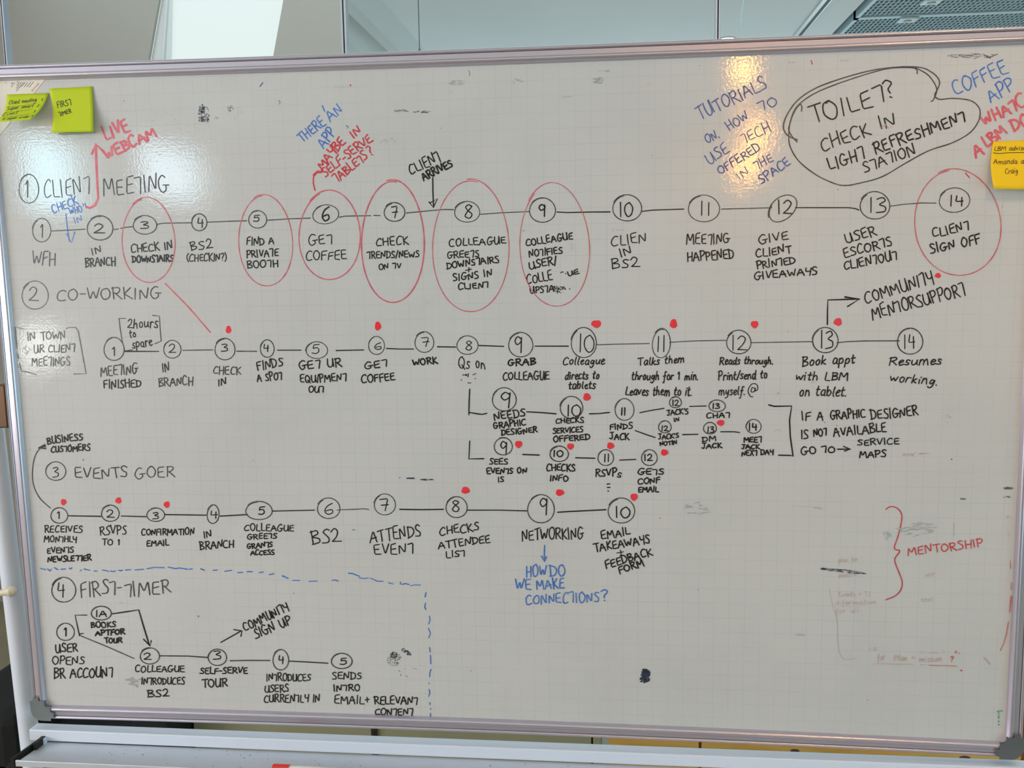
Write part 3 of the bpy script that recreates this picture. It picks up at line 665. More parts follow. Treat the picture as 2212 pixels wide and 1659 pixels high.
def ribbon(name, strokes, width, material, origin, label=None, parent=None, dots=None, surf=None, vary=.12):
    """strokes in crop pixels -> flat ribbons lying on the board (or on the bent sheet surf)"""
    ox, oy, s = origin; LAY[0] += 1; width *= .92
    y = -0.00018 - LAY[0] * 7.0e-7
    vs, fs = [], []; strokes_n = [0]
    mp = (lambda p: P(ox + p[0] / s, oy + p[1] / s, y)) if surf is None else surf
    for st in strokes:
        st = [p for i, p in enumerate(st) if i == 0 or math.hypot(p[0] - st[i - 1][0], p[1] - st[i - 1][1]) > .3]
        if len(st) < 2: st = [(st[0][0] - width * .2, st[0][1]), (st[0][0] + width * .2, st[0][1])]
        n = len(st); k = len(vs)
        def nrm(i):
            a, b = st[max(i - 1, 0)], st[min(i + 1, n - 1)]; dx, dy = b[0] - a[0], b[1] - a[1]; l = math.hypot(dx, dy) or 1; return (-dy / l, dx / l, dx / l, dy / l)
        rows = []
        nx, ny, tx, ty = nrm(0); hw = width / 2
        rows.append(((st[0][0] - tx * hw, st[0][1] - ty * hw), (nx, ny), hw * .45))
        for i in range(n):
            nx, ny, tx, ty = nrm(i); rows.append((st[i], (nx, ny), hw * (1 + rnd.uniform(-vary, vary))))
        rows.append(((st[-1][0] + tx * hw, st[-1][1] + ty * hw), (nx, ny), hw * .45))
        si = strokes_n[0] % 12; strokes_n[0] += 1
        for ri, (p, nn, w) in enumerate(rows):
            lift = Vector((0, -(si * 1.1e-5 + ri * 1.6e-6), 0))      # ink laid over ink, never in one plane
            vs.append(mp((p[0] + nn[0] * w, p[1] + nn[1] * w)) + lift); vs.append(mp((p[0] - nn[0] * w, p[1] - nn[1] * w)) + lift)
        for i in range(len(rows) - 1): fs.append((k + 2 * i, k + 2 * i + 1, k + 2 * i + 3, k + 2 * i + 2))
    return mesh_obj(name, vs, fs, material, surface if parent is None else parent, label=label)
CTX = [(0, 0, 3.95)]
def C(ox, oy, s=3.95): CTX[0] = (ox, oy, s)
def lab(col): return {id(K): 'black', id(KG): 'thin black', id(KF): 'faded black', id(BL): 'blue', id(BD): 'dark blue', id(RD): 'red', id(RT_): 'thin red', id(GH): 'faint pink'}.get(id(col), '')
def T(s, x0, y0, x1, y1, h, w=12, col=None, slant=0.0, say=None):
    col = col or K
    words = (say or s).replace('^', 'T')
    ribbon('handwriting', text_strokes(s, x0, y0, x1, y1, h, 1.4 if slant == 0 else 1.1, slant), w, col, CTX[0], '%s handwriting reading %s' % (lab(col), words) if say != '' else '%s handwriting' % lab(col))
def Ln(pts, w=10, col=None, name='marker_line', sm=False):
    ribbon(name, [smooth(pts) if sm else pts], w, col or KG, CTX[0])
def Mu(lists, w=10, col=None, name='marker_line', sm=False, label=None):
    ribbon(name, [smooth(p) if sm else p for p in lists], w, col or KG, CTX[0], label)
def ell(cx, cy, rx, ry, rot=0, over=.35, start=-2.0, dr=.07, n=44):
    out = []; R = math.radians(rot)
    tot = 2 * math.pi + over
    for i in range(n + 1):
        t = i / n; a = start - tot * t; k = 1 + dr * (t - .5) * (1 if t < .85 else 1.0) + .012 * math.sin(3 * a)
        x, y = rx * k * math.cos(a), ry * k * math.sin(a); out.append((cx + x * math.cos(R) - y * math.sin(R), cy + x * math.sin(R) + y * math.cos(R)))
    return out
def O(cx, cy, rx, ry, num=None, d=None, w=8.5, rot=0, dw=None, over=None, col=None):
    """circled number; d = digits box x0, y0, x1, y1"""
    col = col or KG
    o = ribbon('numbered_circle', [ell(cx, cy, rx, ry, rot, over if over is not None else rnd.uniform(.3, 1.0), -math.pi / 2 + rnd.uniform(-.7, .2), rnd.uniform(.03, .09))], w, col, CTX[0], 'hand drawn circle around the number %s' % num)
    x0, y0, x1, y1 = d
    q = num.replace('1', '|') if len(num) > 1 else num
    ribbon('digits', text_strokes(q, x0, y1, x1, y1, y1 - y0, .6), dw or w * 1.1, K, CTX[0])
def OV(cx, cy, rx, ry, rot=0, w=9, over=.3, start=-2.0):
    ribbon('red_oval', [ell(cx, cy, rx, ry, rot, over, start, .03, 70)], w, RT_, CTX[0], vary=.2)
def D(cx, cy, rx, ry, col=None):
    if col is None and rx < 12: col = KF
    ox, oy, s = CTX[0]; LAY[0] += 1; y = -0.00018 - LAY[0] * 7.0e-7
    ph = rnd.random() * 6
    vs = []
    for i in range(20):
        a = 2 * math.pi * i / 20; k = 1 + .07 * math.sin(3 * a + ph) + .04 * math.sin(5 * a)
        vs.append(P(ox + (cx + rx * k * math.cos(a)) / s, oy + (cy + ry * k * math.sin(a)) / s, y))
    mesh_obj('red_dot' if col is None else 'speck', vs, [tuple(reversed(range(20)))], col or DOT, surface)
def smear(cx, cy, rx, ry, n, L, w, col, ang=0.3, name='ink_smear', rot=0):
    st = []; R = math.radians(rot)
    for i in range(n):
        a = rnd.random() * 6.28; r = math.sqrt(rnd.random()); u, v = rx * r * math.cos(a), ry * r * math.sin(a)
        x, y = cx + u * math.cos(R) - v * math.sin(R), cy + u * math.sin(R) + v * math.cos(R)
        b = R + rnd.gauss(0, ang); l = L * rnd.uniform(.3, 1)
        st.append([(x - l * math.cos(b) / 2, y - l * math.sin(b) / 2), (x, y + rnd.uniform(-1, 1)), (x + l * math.cos(b) / 2, y + l * math.sin(b) / 2)])
    ribbon(name, st, w, col, CTX[0], vary=.6)
# ---------------------------------------------------------------- what is written on the board
# upper left quarter
C(0, 0)
T('LIVE', 905, 1200, 1112, 1112, 112, 21, PK); T('WEBCAM', 905, 1362, 1345, 1165, 92, 21, PK)
Mu([[(870, 1282), (818, 1230), (785, 1312)], [(818, 1240), (822, 1400), (830, 1560), (838, 1690), (812, 1752), (765, 1776), (737, 1766)]], 22, PK, 'marker_arrow')
C(0, 380)
O(245, 112, 84, 122, '1', (215, 30, 250, 185), 9, over=.8); T('CLIEN^', 375, 195, 772, 160, 155, 9, KG, say='CLIENT'); T('MEE^ING', 885, 165, 1440, 135, 145, 11, KG, say='MEETING')
T('CHECK', 455, 322, 672, 240, 72, 10, BL); T('WHO', 597, 335, 708, 305, 54, 9, BL); Mu([[(706, 236), (712, 256)], [(724, 232), (730, 252), (738, 268)]], 9, BL); T('IN', 638, 405, 708, 378, 44, 9, BL)
Mu([[(562, 322), (574, 440), (592, 560)], [(567, 492), (610, 572), (638, 478)]], 10, BL, 'marker_arrow')
O(355, 465, 78, 100, '1', (345, 400, 375, 525), 9); O(852, 446, 110, 103, '2', (795, 408, 890, 488), 10); O(1235, 420, 101, 79, '3', (1192, 388, 1272, 450), 9); O(1700, 397, 65, 72, '4', (1680, 362, 1738, 440), 10)
Mu([[(435, 470), (600, 462), (725, 455)]], 10); Mu([[(975, 458), (1012, 452)], [(1030, 448), (1075, 438), (1130, 434)]], 10); Mu([[(1335, 425), (1345, 412), (1400, 403), (1630, 400)]], 10); Mu([[(1770, 395), (1980, 386), (2105, 383)]], 10)
T('WFH', 272, 750, 476, 765, 110, 11, KG); T('IN', 785, 675, 872, 655, 58, 11); T('BRANCH', 728, 778, 990, 762, 75, 11)
T('CHECK IN', 1120, 655, 1475, 622, 68, 11); T('DOWNS^AIRS', 1130, 740, 1478, 727, 55, 13, say='DOWNSTAIRS'); T('BS2', 1628, 640, 1815, 612, 75, 10); T('(CHECKIN?)', 1592, 730, 1935, 722, 62, 10)
OV(1265, 552, 226, 362, -3, 9, .35, -1.75)
O(298, 1020, 113, 119, '2', (238, 945, 325, 1065), 8); T('CO-WORKING', 488, 1070, 1375, 1045, 100, 10, KG)
Ln([(1410, 918), (1600, 1110), (1795, 1335)], 12, PK); D(1950, 1312, 24, 33)
Ln([(1070, 1215), (1015, 1216), (1025, 1300), (1042, 1410), (1066, 1492), (1130, 1484)], 9, KG, 'bracket'); Ln([(1302, 1190), (1360, 1196), (1366, 1300), (1375, 1410), (1322, 1432)], 9, KG, 'bracket')
T('2hours', 1085, 1290, 1345, 1300, 80, 10); T('to', 1105, 1378, 1160, 1375, 62, 10); T('spare', 1130, 1468, 1300, 1446, 70, 10)
Mu([[(1060, 1494), (1355, 1497)], [(1064, 1500), (1350, 1498)]], 8, K)
O(972, 1478, 86, 98, '1', (955, 1455, 992, 1532), 9); O(1470, 1480, 74, 76, '2', (1435, 1438, 1500, 1510), 8, over=.9); O(1918, 1480, 86, 91, '3', (1885, 1438, 1946, 1498), 9)
Ln([(1560, 1488), (1815, 1484)], 9); Ln([(2020, 1496), (2190, 1497)], 10)
for q in [[(200, 1305), (130, 1290), (138, 1390), (147, 1475)], [(152, 1520), (158, 1560)], [(166, 1600), (180, 1655)], [(180, 1665), (230, 1672), (310, 1695)]]: Ln(q, 9, KF, 'bracket_piece')
Mu([[(565, 1303), (592, 1293), (645, 1293), (668, 1325), (700, 1500), (735, 1688), (630, 1690)]], 9, KF, 'bracket')
T('IN TOWN', 235, 1408, 560, 1388, 72, 10, KF); T('UR CLIEN^', 290, 1508, 642, 1500, 66, 10, KF, say='UR CLIENT'); smear(230, 1480, 30, 38, 14, 26, 6, GG, 1.2); T('MEE^INGS', 270, 1622, 602, 1615, 72, 10, KF, say='MEETINGS')
C(550, 380)
O(25, 372, 77, 74, '5', (-12, 335, 45, 388), 9); O(605, 330, 112, 80, '6', (568, 262, 642, 382), 8, -8, 14); O(1192, 310, 89, 79, '7', (1163, 262, 1218, 358), 10); O(1812, 308, 108, 88, '8', (1785, 250, 1862, 362), 8, dw=11)
Ln([(110, 378), (310, 366), (475, 360)], 10); Mu([[(725, 352), (770, 343), (990, 340)], [(1018, 337), (1070, 339)]], 10); Ln([(1295, 317), (1500, 296), (1620, 286), (1698, 288)], 10); Ln([(1925, 328), (2080, 316), (2340, 304)], 9)
OV(92, 556, 230, 388, -3, 9, .3, -1.6); OV(638, 510, 262, 380, 0, 10, .35, -1.9); OV(1178, 566, 268, 520, 0, 12, .3, -1.45); OV(1842, 603, 326, 562, 0, 9, .25, -1.4)
T('FIND A', -68, 592, 165, 580, 62, 11); T('PRIVA^E', -68, 700, 205, 680, 62, 11, say='PRIVATE'); T('BOO^H', -65, 790, 205, 772, 60, 11, say='BOOTH')
T('GE^', 460, 592, 668, 575, 85, 10, say='GET'); T('COFFEE', 438, 722, 788, 712, 75, 10); T('CHECK', 1035, 600, 1315, 582, 70, 11); T('^RENDS/NEWS', 960, 705, 1405, 695, 54, 11, say='TRENDS/NEWS'); T('ON ^V', 1060, 802, 1252, 788, 48, 11, say='ON TV')
Mu([[(515, 122), (500, 60), (502, 10), (530, -28), (568, -30)], [(500, -8), (540, -44), (572, -32)]], 13, RD, 'marker_arrow')
Mu([[(1520, 15), (1521, 120), (1526, 262)], [(1488, 222), (1525, 270), (1560, 193), (1500, 228)]], 12, K, 'marker_arrow')
T('COLLEAGUE', 1660, 602, 2145, 575, 62, 11); T('GREE^S', 1645, 705, 1918, 690, 55, 11, say='GREETS'); T('DOWNS^AIRS', 1640, 792, 2088, 738, 54, 12, say='DOWNSTAIRS'); T('+', 1798, 832, 1860, 822, 55, 10); T('SIGNS IN', 1695, 900, 2030, 855, 58, 12); T('CLIEN^', 1738, 968, 1998, 955, 50, 12, say='CLIENT')
O(107, 1475, 59, 74, '4', (70, 1438, 122, 1498), 9); O(530, 1488, 92, 71, '5', (488, 1440, 556, 1514), 8, over=1.1); O(1040, 1448, 68, 77, '6', (1018, 1420, 1084, 1480), 8, over=1.0); O(1447, 1420, 81, 87, '7', (1420, 1378, 1488, 1455), 8); O(1815, 1445, 91, 79, '8', (1795, 1410, 1858, 1487), 8)
for a in (((195, 1487), (395, 1487)), ((695, 1490), (930, 1485)), ((1125, 1472), (1240, 1477), (1355, 1477)), ((1560, 1458), (1715, 1460)), ((1915, 1447), (2125, 1455))): Ln(list(a), 11, K)
D(1052, 1282, 27, 38); smear(1450, 1078, 55, 7, 8, 20, 3, GG, .2)
C(550, 0)
T("THERE", 405, 1220, 612, 1062, 88, 11, BL); Ln([(578, 902), (597, 948)], 12, BL); T('AN', 650, 1042, 765, 952, 90, 11, BL); T('APP', 590, 1268, 705, 1140, 88, 12, BL)
T('MAYBE', 575, 1448, 780, 1215, 72, 14, RD); T('IN', 842, 1180, 915, 1122, 66, 14, RD); T('SELF-SERVE', 602, 1510, 1010, 1200, 72, 13, RD); T('^ABLE^S', 700, 1565, 975, 1345, 76, 13, RD, say='TABLETS'); T('?', 985, 1330, 1020, 1310, 92, 13, RD)
Ln([(778, 1072), (798, 1078), (792, 1094)], 6, BD); Ln([(45, 738), (70, 705)], 9, BD); Ln([(1825, 602), (1838, 625), (1832, 645)], 4); Ln([(205, 855), (218, 870), (210, 888)], 4); Ln([(1655, 802), (1675, 778), (1698, 784)], 3, GG)
T('CLIEN^', 1335, 1495, 1600, 1375, 92, 12, say='CLIENT'); T('ARRIVES', 1442, 1542, 1695, 1415, 66, 15)
smear(1250, 945, 60, 9, 16, 26, 4, KF, .3); smear(1430, 955, 80, 9, 20, 26, 4, KF, .25); smear(1730, 705, 80, 22, 14, 70, 4, GG, .25); smear(740, 740, 80, 10, 7, 14, 4, GG, .8); D(818, 728, 7, 9, RD); smear(910, 1222, 110, 5, 14, 22, 3, GG, .1); smear(1110, 1190, 110, 30, 10, 30, 3, GG, .6); D(1586, 1093, 4, 4)
C(0, 0)
smear(1722, 925, 24, 38, 34, 20, 5, NV, 1.1); smear(1722, 975, 30, 60, 46, 16, 5, NV, .9); smear(1770, 980, 16, 70, 22, 16, 4, NV, 1.1); smear(1728, 1028, 34, 12, 18, 18, 5, NV, .4); smear(1965, 925, 24, 30, 14, 16, 4, KF, .9, rot=50); smear(2010, 965, 70, 60, 24, 14, 3, GG, .9); smear(1850, 1010, 24, 16, 5, 24, 4, GH, 1.2); Ln([(1056, 860), (1058, 864)], 7); smear(1330, 960, 300, 80, 5, 10, 3, KF, .8); smear(1330, 1480, 300, 120, 7, 22, 4, GG, .6)
# upper right quarter
C(1100, 380)
O(283, 293, 111, 104, '9', (248, 242, 312, 345), 9, dw=13); O(1005, 275, 124, 111, '10', (938, 228, 1058, 350), 9, over=.9, dw=12); O(1660, 280, 134, 113, '11', (1618, 220, 1725, 335), 8, over=.9, dw=11)
Ln([(410, 308), (500, 313), (690, 308), (860, 307)], 12, K); Ln([(1130, 303), (1220, 292), (1490, 283)], 11, K); Ln([(1812, 283), (2240, 272)], 10)
T('COLLEAGUE', 145, 598, 545, 538, 58, 12); T('NO^IFIES', 170, 692, 455, 662, 58, 12, say='NOTIFIES'); T('USER/', 175, 795, 412, 755, 64, 12); T('COLLE', 152, 922, 372, 885, 74, 11); T('UE', 505, 858, 598, 832, 38, 12); Mu([[(438, 828), (450, 818), (462, 822)], [(480, 832), (486, 836)]], 8, K); T('UPS^A', 178, 1000, 385, 990, 58, 11, say='UPSTA'); smear(420, 965, 50, 28, 26, 30, 5, K, 1.1); Mu([[(470, 950), (480, 970)], [(512, 962), (518, 966)]], 8, K)
OV(385, 594, 298, 526, -3, 8, .2, -2.1)
T('CLIEN', 872, 598, 1175, 565, 82, 10); T('IN', 945, 692, 1055, 662, 66, 12); T('BS2', 872, 792, 1112, 775, 78, 11); T('MEE^ING', 1512, 582, 1882, 575, 92, 11, say='MEETING'); T('HAPPENED', 1520, 728, 1920, 702, 80, 12)
O(97, 1442, 104, 104, '9', (38, 1368, 112, 1505), 9, over=.9, dw=11); O(635, 1425, 108, 128, '10', (588, 1350, 732, 1500), 9); O(1297, 1430, 77, 124, '11', (1255, 1372, 1335, 1500), 8, 4, 10); O(1957, 1420, 105, 100, '12', (1892, 1360, 2028, 1485), 9)
Ln([(220, 1453), (505, 1453)], 11, K); Ln([(740, 1438), (765, 1441), (900, 1436), (1195, 1430)], 9); Ln([(1370, 1420), (1600, 1407), (1850, 1403)], 9); Ln([(2065, 1423), (2230, 1420), (2586, 1414)], 8)
D(743, 1263, 43, 33); D(1402, 1262, 31, 40); D(2094, 1267, 33, 32)
T('GRAB', -12, 1620, 228, 1612, 52, 14); T('Colleague', 455, 1612, 812, 1606, 62, 11, slant=.15); T('Talks them', 1095, 1618, 1492, 1592, 62, 11, slant=.15)
smear(120, 465, 10, 8, 5, 12, 4, GG, 1); smear(900, 462, 90, 20, 8, 20, 3, GG, 1.1); smear(500, 600, 60, 40, 5, 30, 3, GH, 1)
C(1100, 0)
T('TUTORIALS', 1622, 1025, 2212, 752, 108, 11, BD); T('ON.', 1690, 1225, 1800, 1170, 82, 10, BD); T('HOW', 1878, 1118, 2052, 1012, 84, 10, BD); T('^O', 2135, 952, 2300, 885, 84, 10, BD, say='TO'); T('USE', 1712, 1402, 1885, 1290, 95, 10, BD); T('^ECH', 1995, 1228, 2240, 1112, 88, 9, BD, say='TECH'); T('OFFERED', 1798, 1490, 2150, 1275, 72, 11, BD); T('IN', 1962, 1535, 2050, 1475, 62, 8, BD); T('^HE', 2108, 1450, 2260, 1372, 74, 10, BD, say='THE')
Ln([(1168, 728), (1185, 718), (1210, 722)], 4, GG); smear(810, 605, 60, 8, 5, 50, 3, GG, .1); smear(760, 690, 40, 30, 10, 40, 10, mat('ghost_blue_ink', (158, 168, 172), .3), .4); smear(520, 830, 60, 8, 5, 60, 3, GG, .1); smear(60, 690, 60, 20, 8, 30, 5, GG, .5); D(1218, 1328, 4, 5); D(1625, 560, 4, 4)
C(1650, 0, 3.936)
Mu([[(320, 945), (322, 905), (305, 890), (262, 945), (222, 1045), (212, 1150), (225, 1250), (300, 1372), (450, 1490), (600, 1560), (690, 1577), (800, 1560), (1000, 1505), (1200, 1390), (1400, 1282), (1600, 1215), (1750, 1130), (1825, 1030), (1838, 940), (1800, 880), (1730, 848), (1600, 836), (1500, 845), (1460, 825), (1455, 800), (1480, 750), (1494, 700), (1470, 650), (1420, 610), (1340, 575), (1180, 568), (950, 592), (700, 655), (450, 745), (290, 850), (195, 980), (166, 1080), (200, 1150), (285, 1190)]], 10, KG, 'thought_bubble', True, 'black double outline of a thought bubble')
Mu([[(1303, 626), (1300, 592), (1250, 575), (1080, 580), (900, 622), (600, 722), (400, 812), (270, 920), (222, 1050), (212, 1105), (240, 1160), (283, 1206)], [(1290, 575), (1390, 632), (1452, 710), (1470, 775), (1440, 850), (1422, 862)]], 10, KG, 'thought_bubble', True)
T('TOILE^', 408, 1065, 1045, 868, 148, 13, say='TOILET'); T('?', 1042, 838, 1118, 812, 180, 13)
T('CHECK', 500, 1292, 912, 1140, 118, 12); T('IN', 988, 1100, 1128, 1058, 105, 13); T('LIGH^', 560, 1450, 868, 1342, 102, 13, say='LIGHT'); T('REFRESHMEN^', 948, 1308, 1722, 1030, 92, 14, say='REFRESHMENT'); T('S^A^ION', 858, 1470, 1300, 1312, 92, 12, say='STATION')
T('COFFEE', 1625, 805, 2085, 620, 128, 12, BL); T('APP', 1930, 872, 2145, 758, 112, 12, BL)
T('WHA^', 1878, 1075, 2160, 925, 92, 21, PK, say='WHAT'); T('C', 2175, 930, 2250, 895, 125, 19, PK); T('A', 1800, 1338, 1875, 1300, 112, 22, PK); T('LBM', 1905, 1262, 2075, 1130, 100, 21, PK, say='three capital letters'); T('DO', 2128, 1122, 2270, 1055, 110, 21, PK)
T('SPACE', -18, 1568, 232, 1395, 76, 11, BD)
smear(1800, 475, 230, 18, 30, 60, 5, KF, .25); Ln([(402, 515), (412, 545)], 9, RD); smear(240, 530, 40, 5, 4, 30, 3, GH, .3); smear(690, 515, 40, 8, 6, 30, 3, GG, .2); smear(1050, 1080, 60, 40, 8, 30, 4, GH, .8); D(630, 1612, 6, 4)
C(1650, 380, 3.936)
O(160, 278, 138, 92, '12', (112, 205, 242, 322), 9, -42, 12, .9); O(943, 253, 127, 116, '13', (890, 190, 1042, 312), 9, dw=11, over=.5); O(1620, 208, 131, 103, '14', (1575, 165, 1700, 252), 8, -6, 12)
Ln([(270, 270), (500, 270), (720, 270), (780, 278), (808, 290)], 10, K); Ln([(1070, 258), (1200, 240), (1340, 230), (1465, 231)], 9)
T('GIVE', -42, 578, 212, 545, 72, 11); T('CLIENT', -65, 692, 235, 650, 66, 12); T('PRIN^ED', -60, 792, 268, 745, 62, 12, say='PRINTED'); T('GIVEAWAYS', -80, 882, 458, 838, 62, 12)
T('USER', 705, 572, 962, 502, 82, 12); T('ESCOR^S', 685, 698, 1098, 592, 78, 12, say='ESCORTS'); T('CLIEN^OU^', 685, 800, 1138, 712, 76, 12, say='CLIENT OUT'); T('CLIEN^', 1440, 525, 1752, 452, 76, 12, say='CLIENT'); T('SIGN OFF', 1420, 660, 1848, 568, 76, 13)
OV(1645, 400, 366, 452, -8, 9, .25, -1.6); Ln([(1715, -25), (1748, 15)], 10, RD)
T('COMMUNI^Y', 868, 1090, 1452, 905, 100, 12, say='COMMUNITY'); T('MEN^ORSUPPOR^', 925, 1222, 1722, 1008, 106, 12, say='MENTOR SUPPORT'); D(1480, 847, 26, 22); D(630, 1242, 35, 33)
Mu([[(540, 1263), (541, 1150), (545, 1055), (700, 1050), (812, 1047)], [(690, 1028), (812, 1047), (712, 1110)], [(690, 1032), (760, 1040), (812, 1048)]], 13, K, 'marker_arrow')
O(522, 1398, 109, 107, '13', (475, 1320, 592, 1468), 10, dw=11); O(1243, 1407, 108, 110, '14', (1188, 1348, 1288, 1470), 10, dw=10)
Ln([(622, 1418), (700, 1410), (850, 1403), (1152, 1402)], 10); T('Book appt', 322, 1618, 772, 1592, 74, 12, slant=.15); T('Resumes', 1060, 1612, 1508, 1602, 70, 12, slant=.15); D(207, 1325, 4, 4); D(2027, 262, 4, 4); smear(1630, 320, 40, 20, 5, 20, 3, GG, 1)
# middle band
C(0, 780)
T('MEE^ING', 860, 128, 1175, 108, 84, 10, KG, say='MEETING'); T('FINISHED', 885, 235, 1205, 222, 66, 11); T('IN', 1385, 92, 1450, 85, 74, 10, KG); T('BRANCH', 1355, 218, 1650, 205, 76, 10, KG); T('CHECK', 1818, 112, 2055, 115, 66, 10, KG); T('IN', 1862, 212, 1935, 205, 58, 11)
T('BUSINESS', 403, 712, 710, 672, 58, 12); T('CUS^OMERS', 435, 778, 770, 762, 52, 12, say='CUSTOMERS')
Ln([(430, 1255), (340, 1170), (288, 1065), (276, 960), (290, 840), (322, 768), (372, 725)], 9, KG, 'marker_arrow', True); Mu([[(330, 742), (384, 712), (392, 748), (340, 740)], [(345, 738), (385, 725)]], 14, K, 'arrow_head')
O(475, 940, 86, 79, '3', (445, 905, 500, 992), 8, over=.9); T('EVENTS', 640, 1003, 1092, 992, 88, 10, KG); T('GOER', 1152, 1003, 1492, 992, 95, 9, KG)
O(505, 1318, 72, 66, '1', (488, 1282, 518, 1345), 9); O(940, 1300, 76, 69, '2', (905, 1270, 972, 1335), 9, over=.9); O(1327, 1312, 76, 57, '3', (1298, 1290, 1355, 1348), 9); O(1817, 1308, 51, 79, '4', (1788, 1280, 1858, 1342), 9, 4)
D(542, 1203, 24, 27); D(1010, 1190, 26, 27); D(1423, 1224, 26, 28)
for a in (((580, 1320), (860, 1325)), ((1035, 1322), (1245, 1328)), ((1405, 1310), (1758, 1315)), ((1878, 1323), (2110, 1310))): Ln(list(a), 11, K)
T('RECEIVES', 378, 1462, 705, 1462, 55, 10); T('MON^HLY', 376, 1545, 655, 1545, 52, 10, say='MONTHLY'); T('EVEN^S', 402, 1642, 628, 1635, 46, 11, say='EVENTS'); T('RSVPS', 852, 1485, 1082, 1478, 72, 10); T('TO 1', 868, 1565, 1025, 1570, 50, 10)
T('CONFIRMATION', 1208, 1487, 1658, 1480, 54, 11); T('EMAIL', 1250, 1582, 1442, 1572, 50, 11); T('IN', 1742, 1512, 1812, 1500, 54, 11); T('BRANCH', 1705, 1608, 1998, 1592, 66, 11)
smear(710, 838, 26, 8, 6, 14, 3, KF, .4); D(2160, 850, 4, 4); smear(260, 755, 5, 12, 3, 8, 3, KF, 1)
C(550, 780)
T('FINDS', 22, 78, 245, 45, 76, 11); T('A SPO^', 22, 175, 235, 158, 66, 11, say='A SPOT'); T('GE^ UR', 380, 75, 745, 45, 68, 12, say='GET UR'); T('EQUIPMEN^', 388, 185, 785, 168, 66, 11, say='EQUIPMENT'); T('OU^', 458, 262, 592, 270, 52, 11, say='OUT'); T('GE^', 938, 70, 1135, 45, 62, 12, say='GET'); T('COFFEE', 915, 188, 1198, 162, 66, 12); T('WORK', 1350, 40, 1562, 20, 54, 13); T('Qs on', 1738, 62, 1968, 62, 92, 10)
smear(1785, 122, 30, 9, 3, 34, 8, K, .5); Ln([(1822, 108), (1820, 136)], 9, K); Mu([[(1760, 160), (1768, 165)], [(1818, 183), (1832, 190), (1845, 184)], [(1862, 118), (1888, 106)], [(1880, 148), (1886, 150)]], 7, K)
Mu([[(1835, 240), (1830, 350), (1828, 462), (1832, 438), (1900, 450), (1940, 455), (1980, 446)]], 12, K); Mu([[(1835, 683), (1828, 835), (1955, 833)]], 12, K)
smear(1320, 1000, 42, 5, 16, 26, 5, NV, .2); smear(1465, 1013, 58, 6, 20, 26, 5, NV, .15); smear(1235, 994, 6, 5, 3, 10, 4, KF, .6)
O(35, 1277, 113, 77, '5', (32, 1245, 88, 1310), 9, over=.8, dw=11); O(630, 1258, 97, 87, '6', (590, 1210, 672, 1305), 8, over=.6); O(1110, 1225, 91, 89, '7', (1065, 1178, 1142, 1278), 8, dw=10); O(1722, 1248, 91, 89, '8', (1680, 1188, 1752, 1288), 9, dw=10)
Ln([(150, 1280), (512, 1272)], 9, K); Ln([(705, 1272), (750, 1268), (860, 1264), (935, 1260), (975, 1266)], 8); Ln([(1238, 1265), (1430, 1268), (1610, 1265)], 12, K); Ln([(1815, 1272), (2080, 1272), (2322, 1278)], 11, K); D(1800, 1103, 36, 30)
T('COLLEAGUE', -88, 1448, 335, 1450, 56, 10); T('GREE^S', -62, 1522, 192, 1510, 42, 11, say='GREETS'); T('GRAN^S', -65, 1602, 155, 1585, 42, 11, say='GRANTS'); T('ACCESS', -35, 1658, 168, 1650, 40, 11)
T('BS2', 485, 1562, 735, 1535, 108, 11); T('ATTENDS', 988, 1552, 1422, 1490, 102, 11); T('EVEN^', 1020, 1658, 1362, 1640, 86, 11, say='EVENT'); T('CHECKS', 1580, 1488, 1918, 1445, 72, 11); T('ATTENDEE', 1568, 1605, 2015, 1548, 60, 11); T('LIS^', 1632, 1682, 1798, 1668, 56, 11, say='LIST'); Ln([(835, 1440), (855, 1438)], 6)
C(1000, 780)
O(352, 328, 102, 99, '9', (312, 268, 408, 398), 9, dw=11); O(925, 398, 97, 94, '10', (882, 375, 1010, 470), 9, over=.9, dw=11); O(1378, 415, 81, 92, '11', (1345, 398, 1390, 462), 8, dw=12); O(1812, 352, 51, 46, '12', (1785, 332, 1842, 380), 9, dw=10)
D(1058, 307, 32, 33); Ln([(545, 433), (650, 438), (795, 450)], 12, K); Ln([(1080, 450), (1160, 448), (1250, 438)], 12, K); Ln([(1510, 440), (1600, 422), (1715, 403)], 11, K); Ln([(1935, 387), (2075, 383)], 11, K)
T('NEEDS', 265, 508, 535, 468, 66, 12); T('GRAPHIC', 262, 578, 538, 545, 54, 12); T('DESIGNER', 328, 635, 635, 608, 46, 12); T('CHECKS', 792, 530, 1032, 525, 42, 11); T('SERVICES', 768, 618, 1025, 605, 44, 11); T('OFFERED', 772, 692, 1085, 668, 46, 12); T('FINDS', 1252, 588, 1448, 572, 52, 11); T('JACK', 1252, 668, 1418, 672, 52, 12, say=''); Ln([(1470, 593), (1560, 626), (1640, 652)], 11, K)
T("JACK'S", 1742, 462, 1925, 448, 46, 11, say=''); T('IN', 1798, 515, 1848, 512, 32, 10); O(1722, 562, 54, 51, '12', (1692, 552, 1750, 595), 9, dw=10); T("JACK'S", 1668, 668, 1845, 655, 42, 11, say=''); T('NOTIN', 1680, 722, 1828, 712, 34, 11, say='NOT IN'); Ln([(1875, 627), (2005, 625)], 11, K)
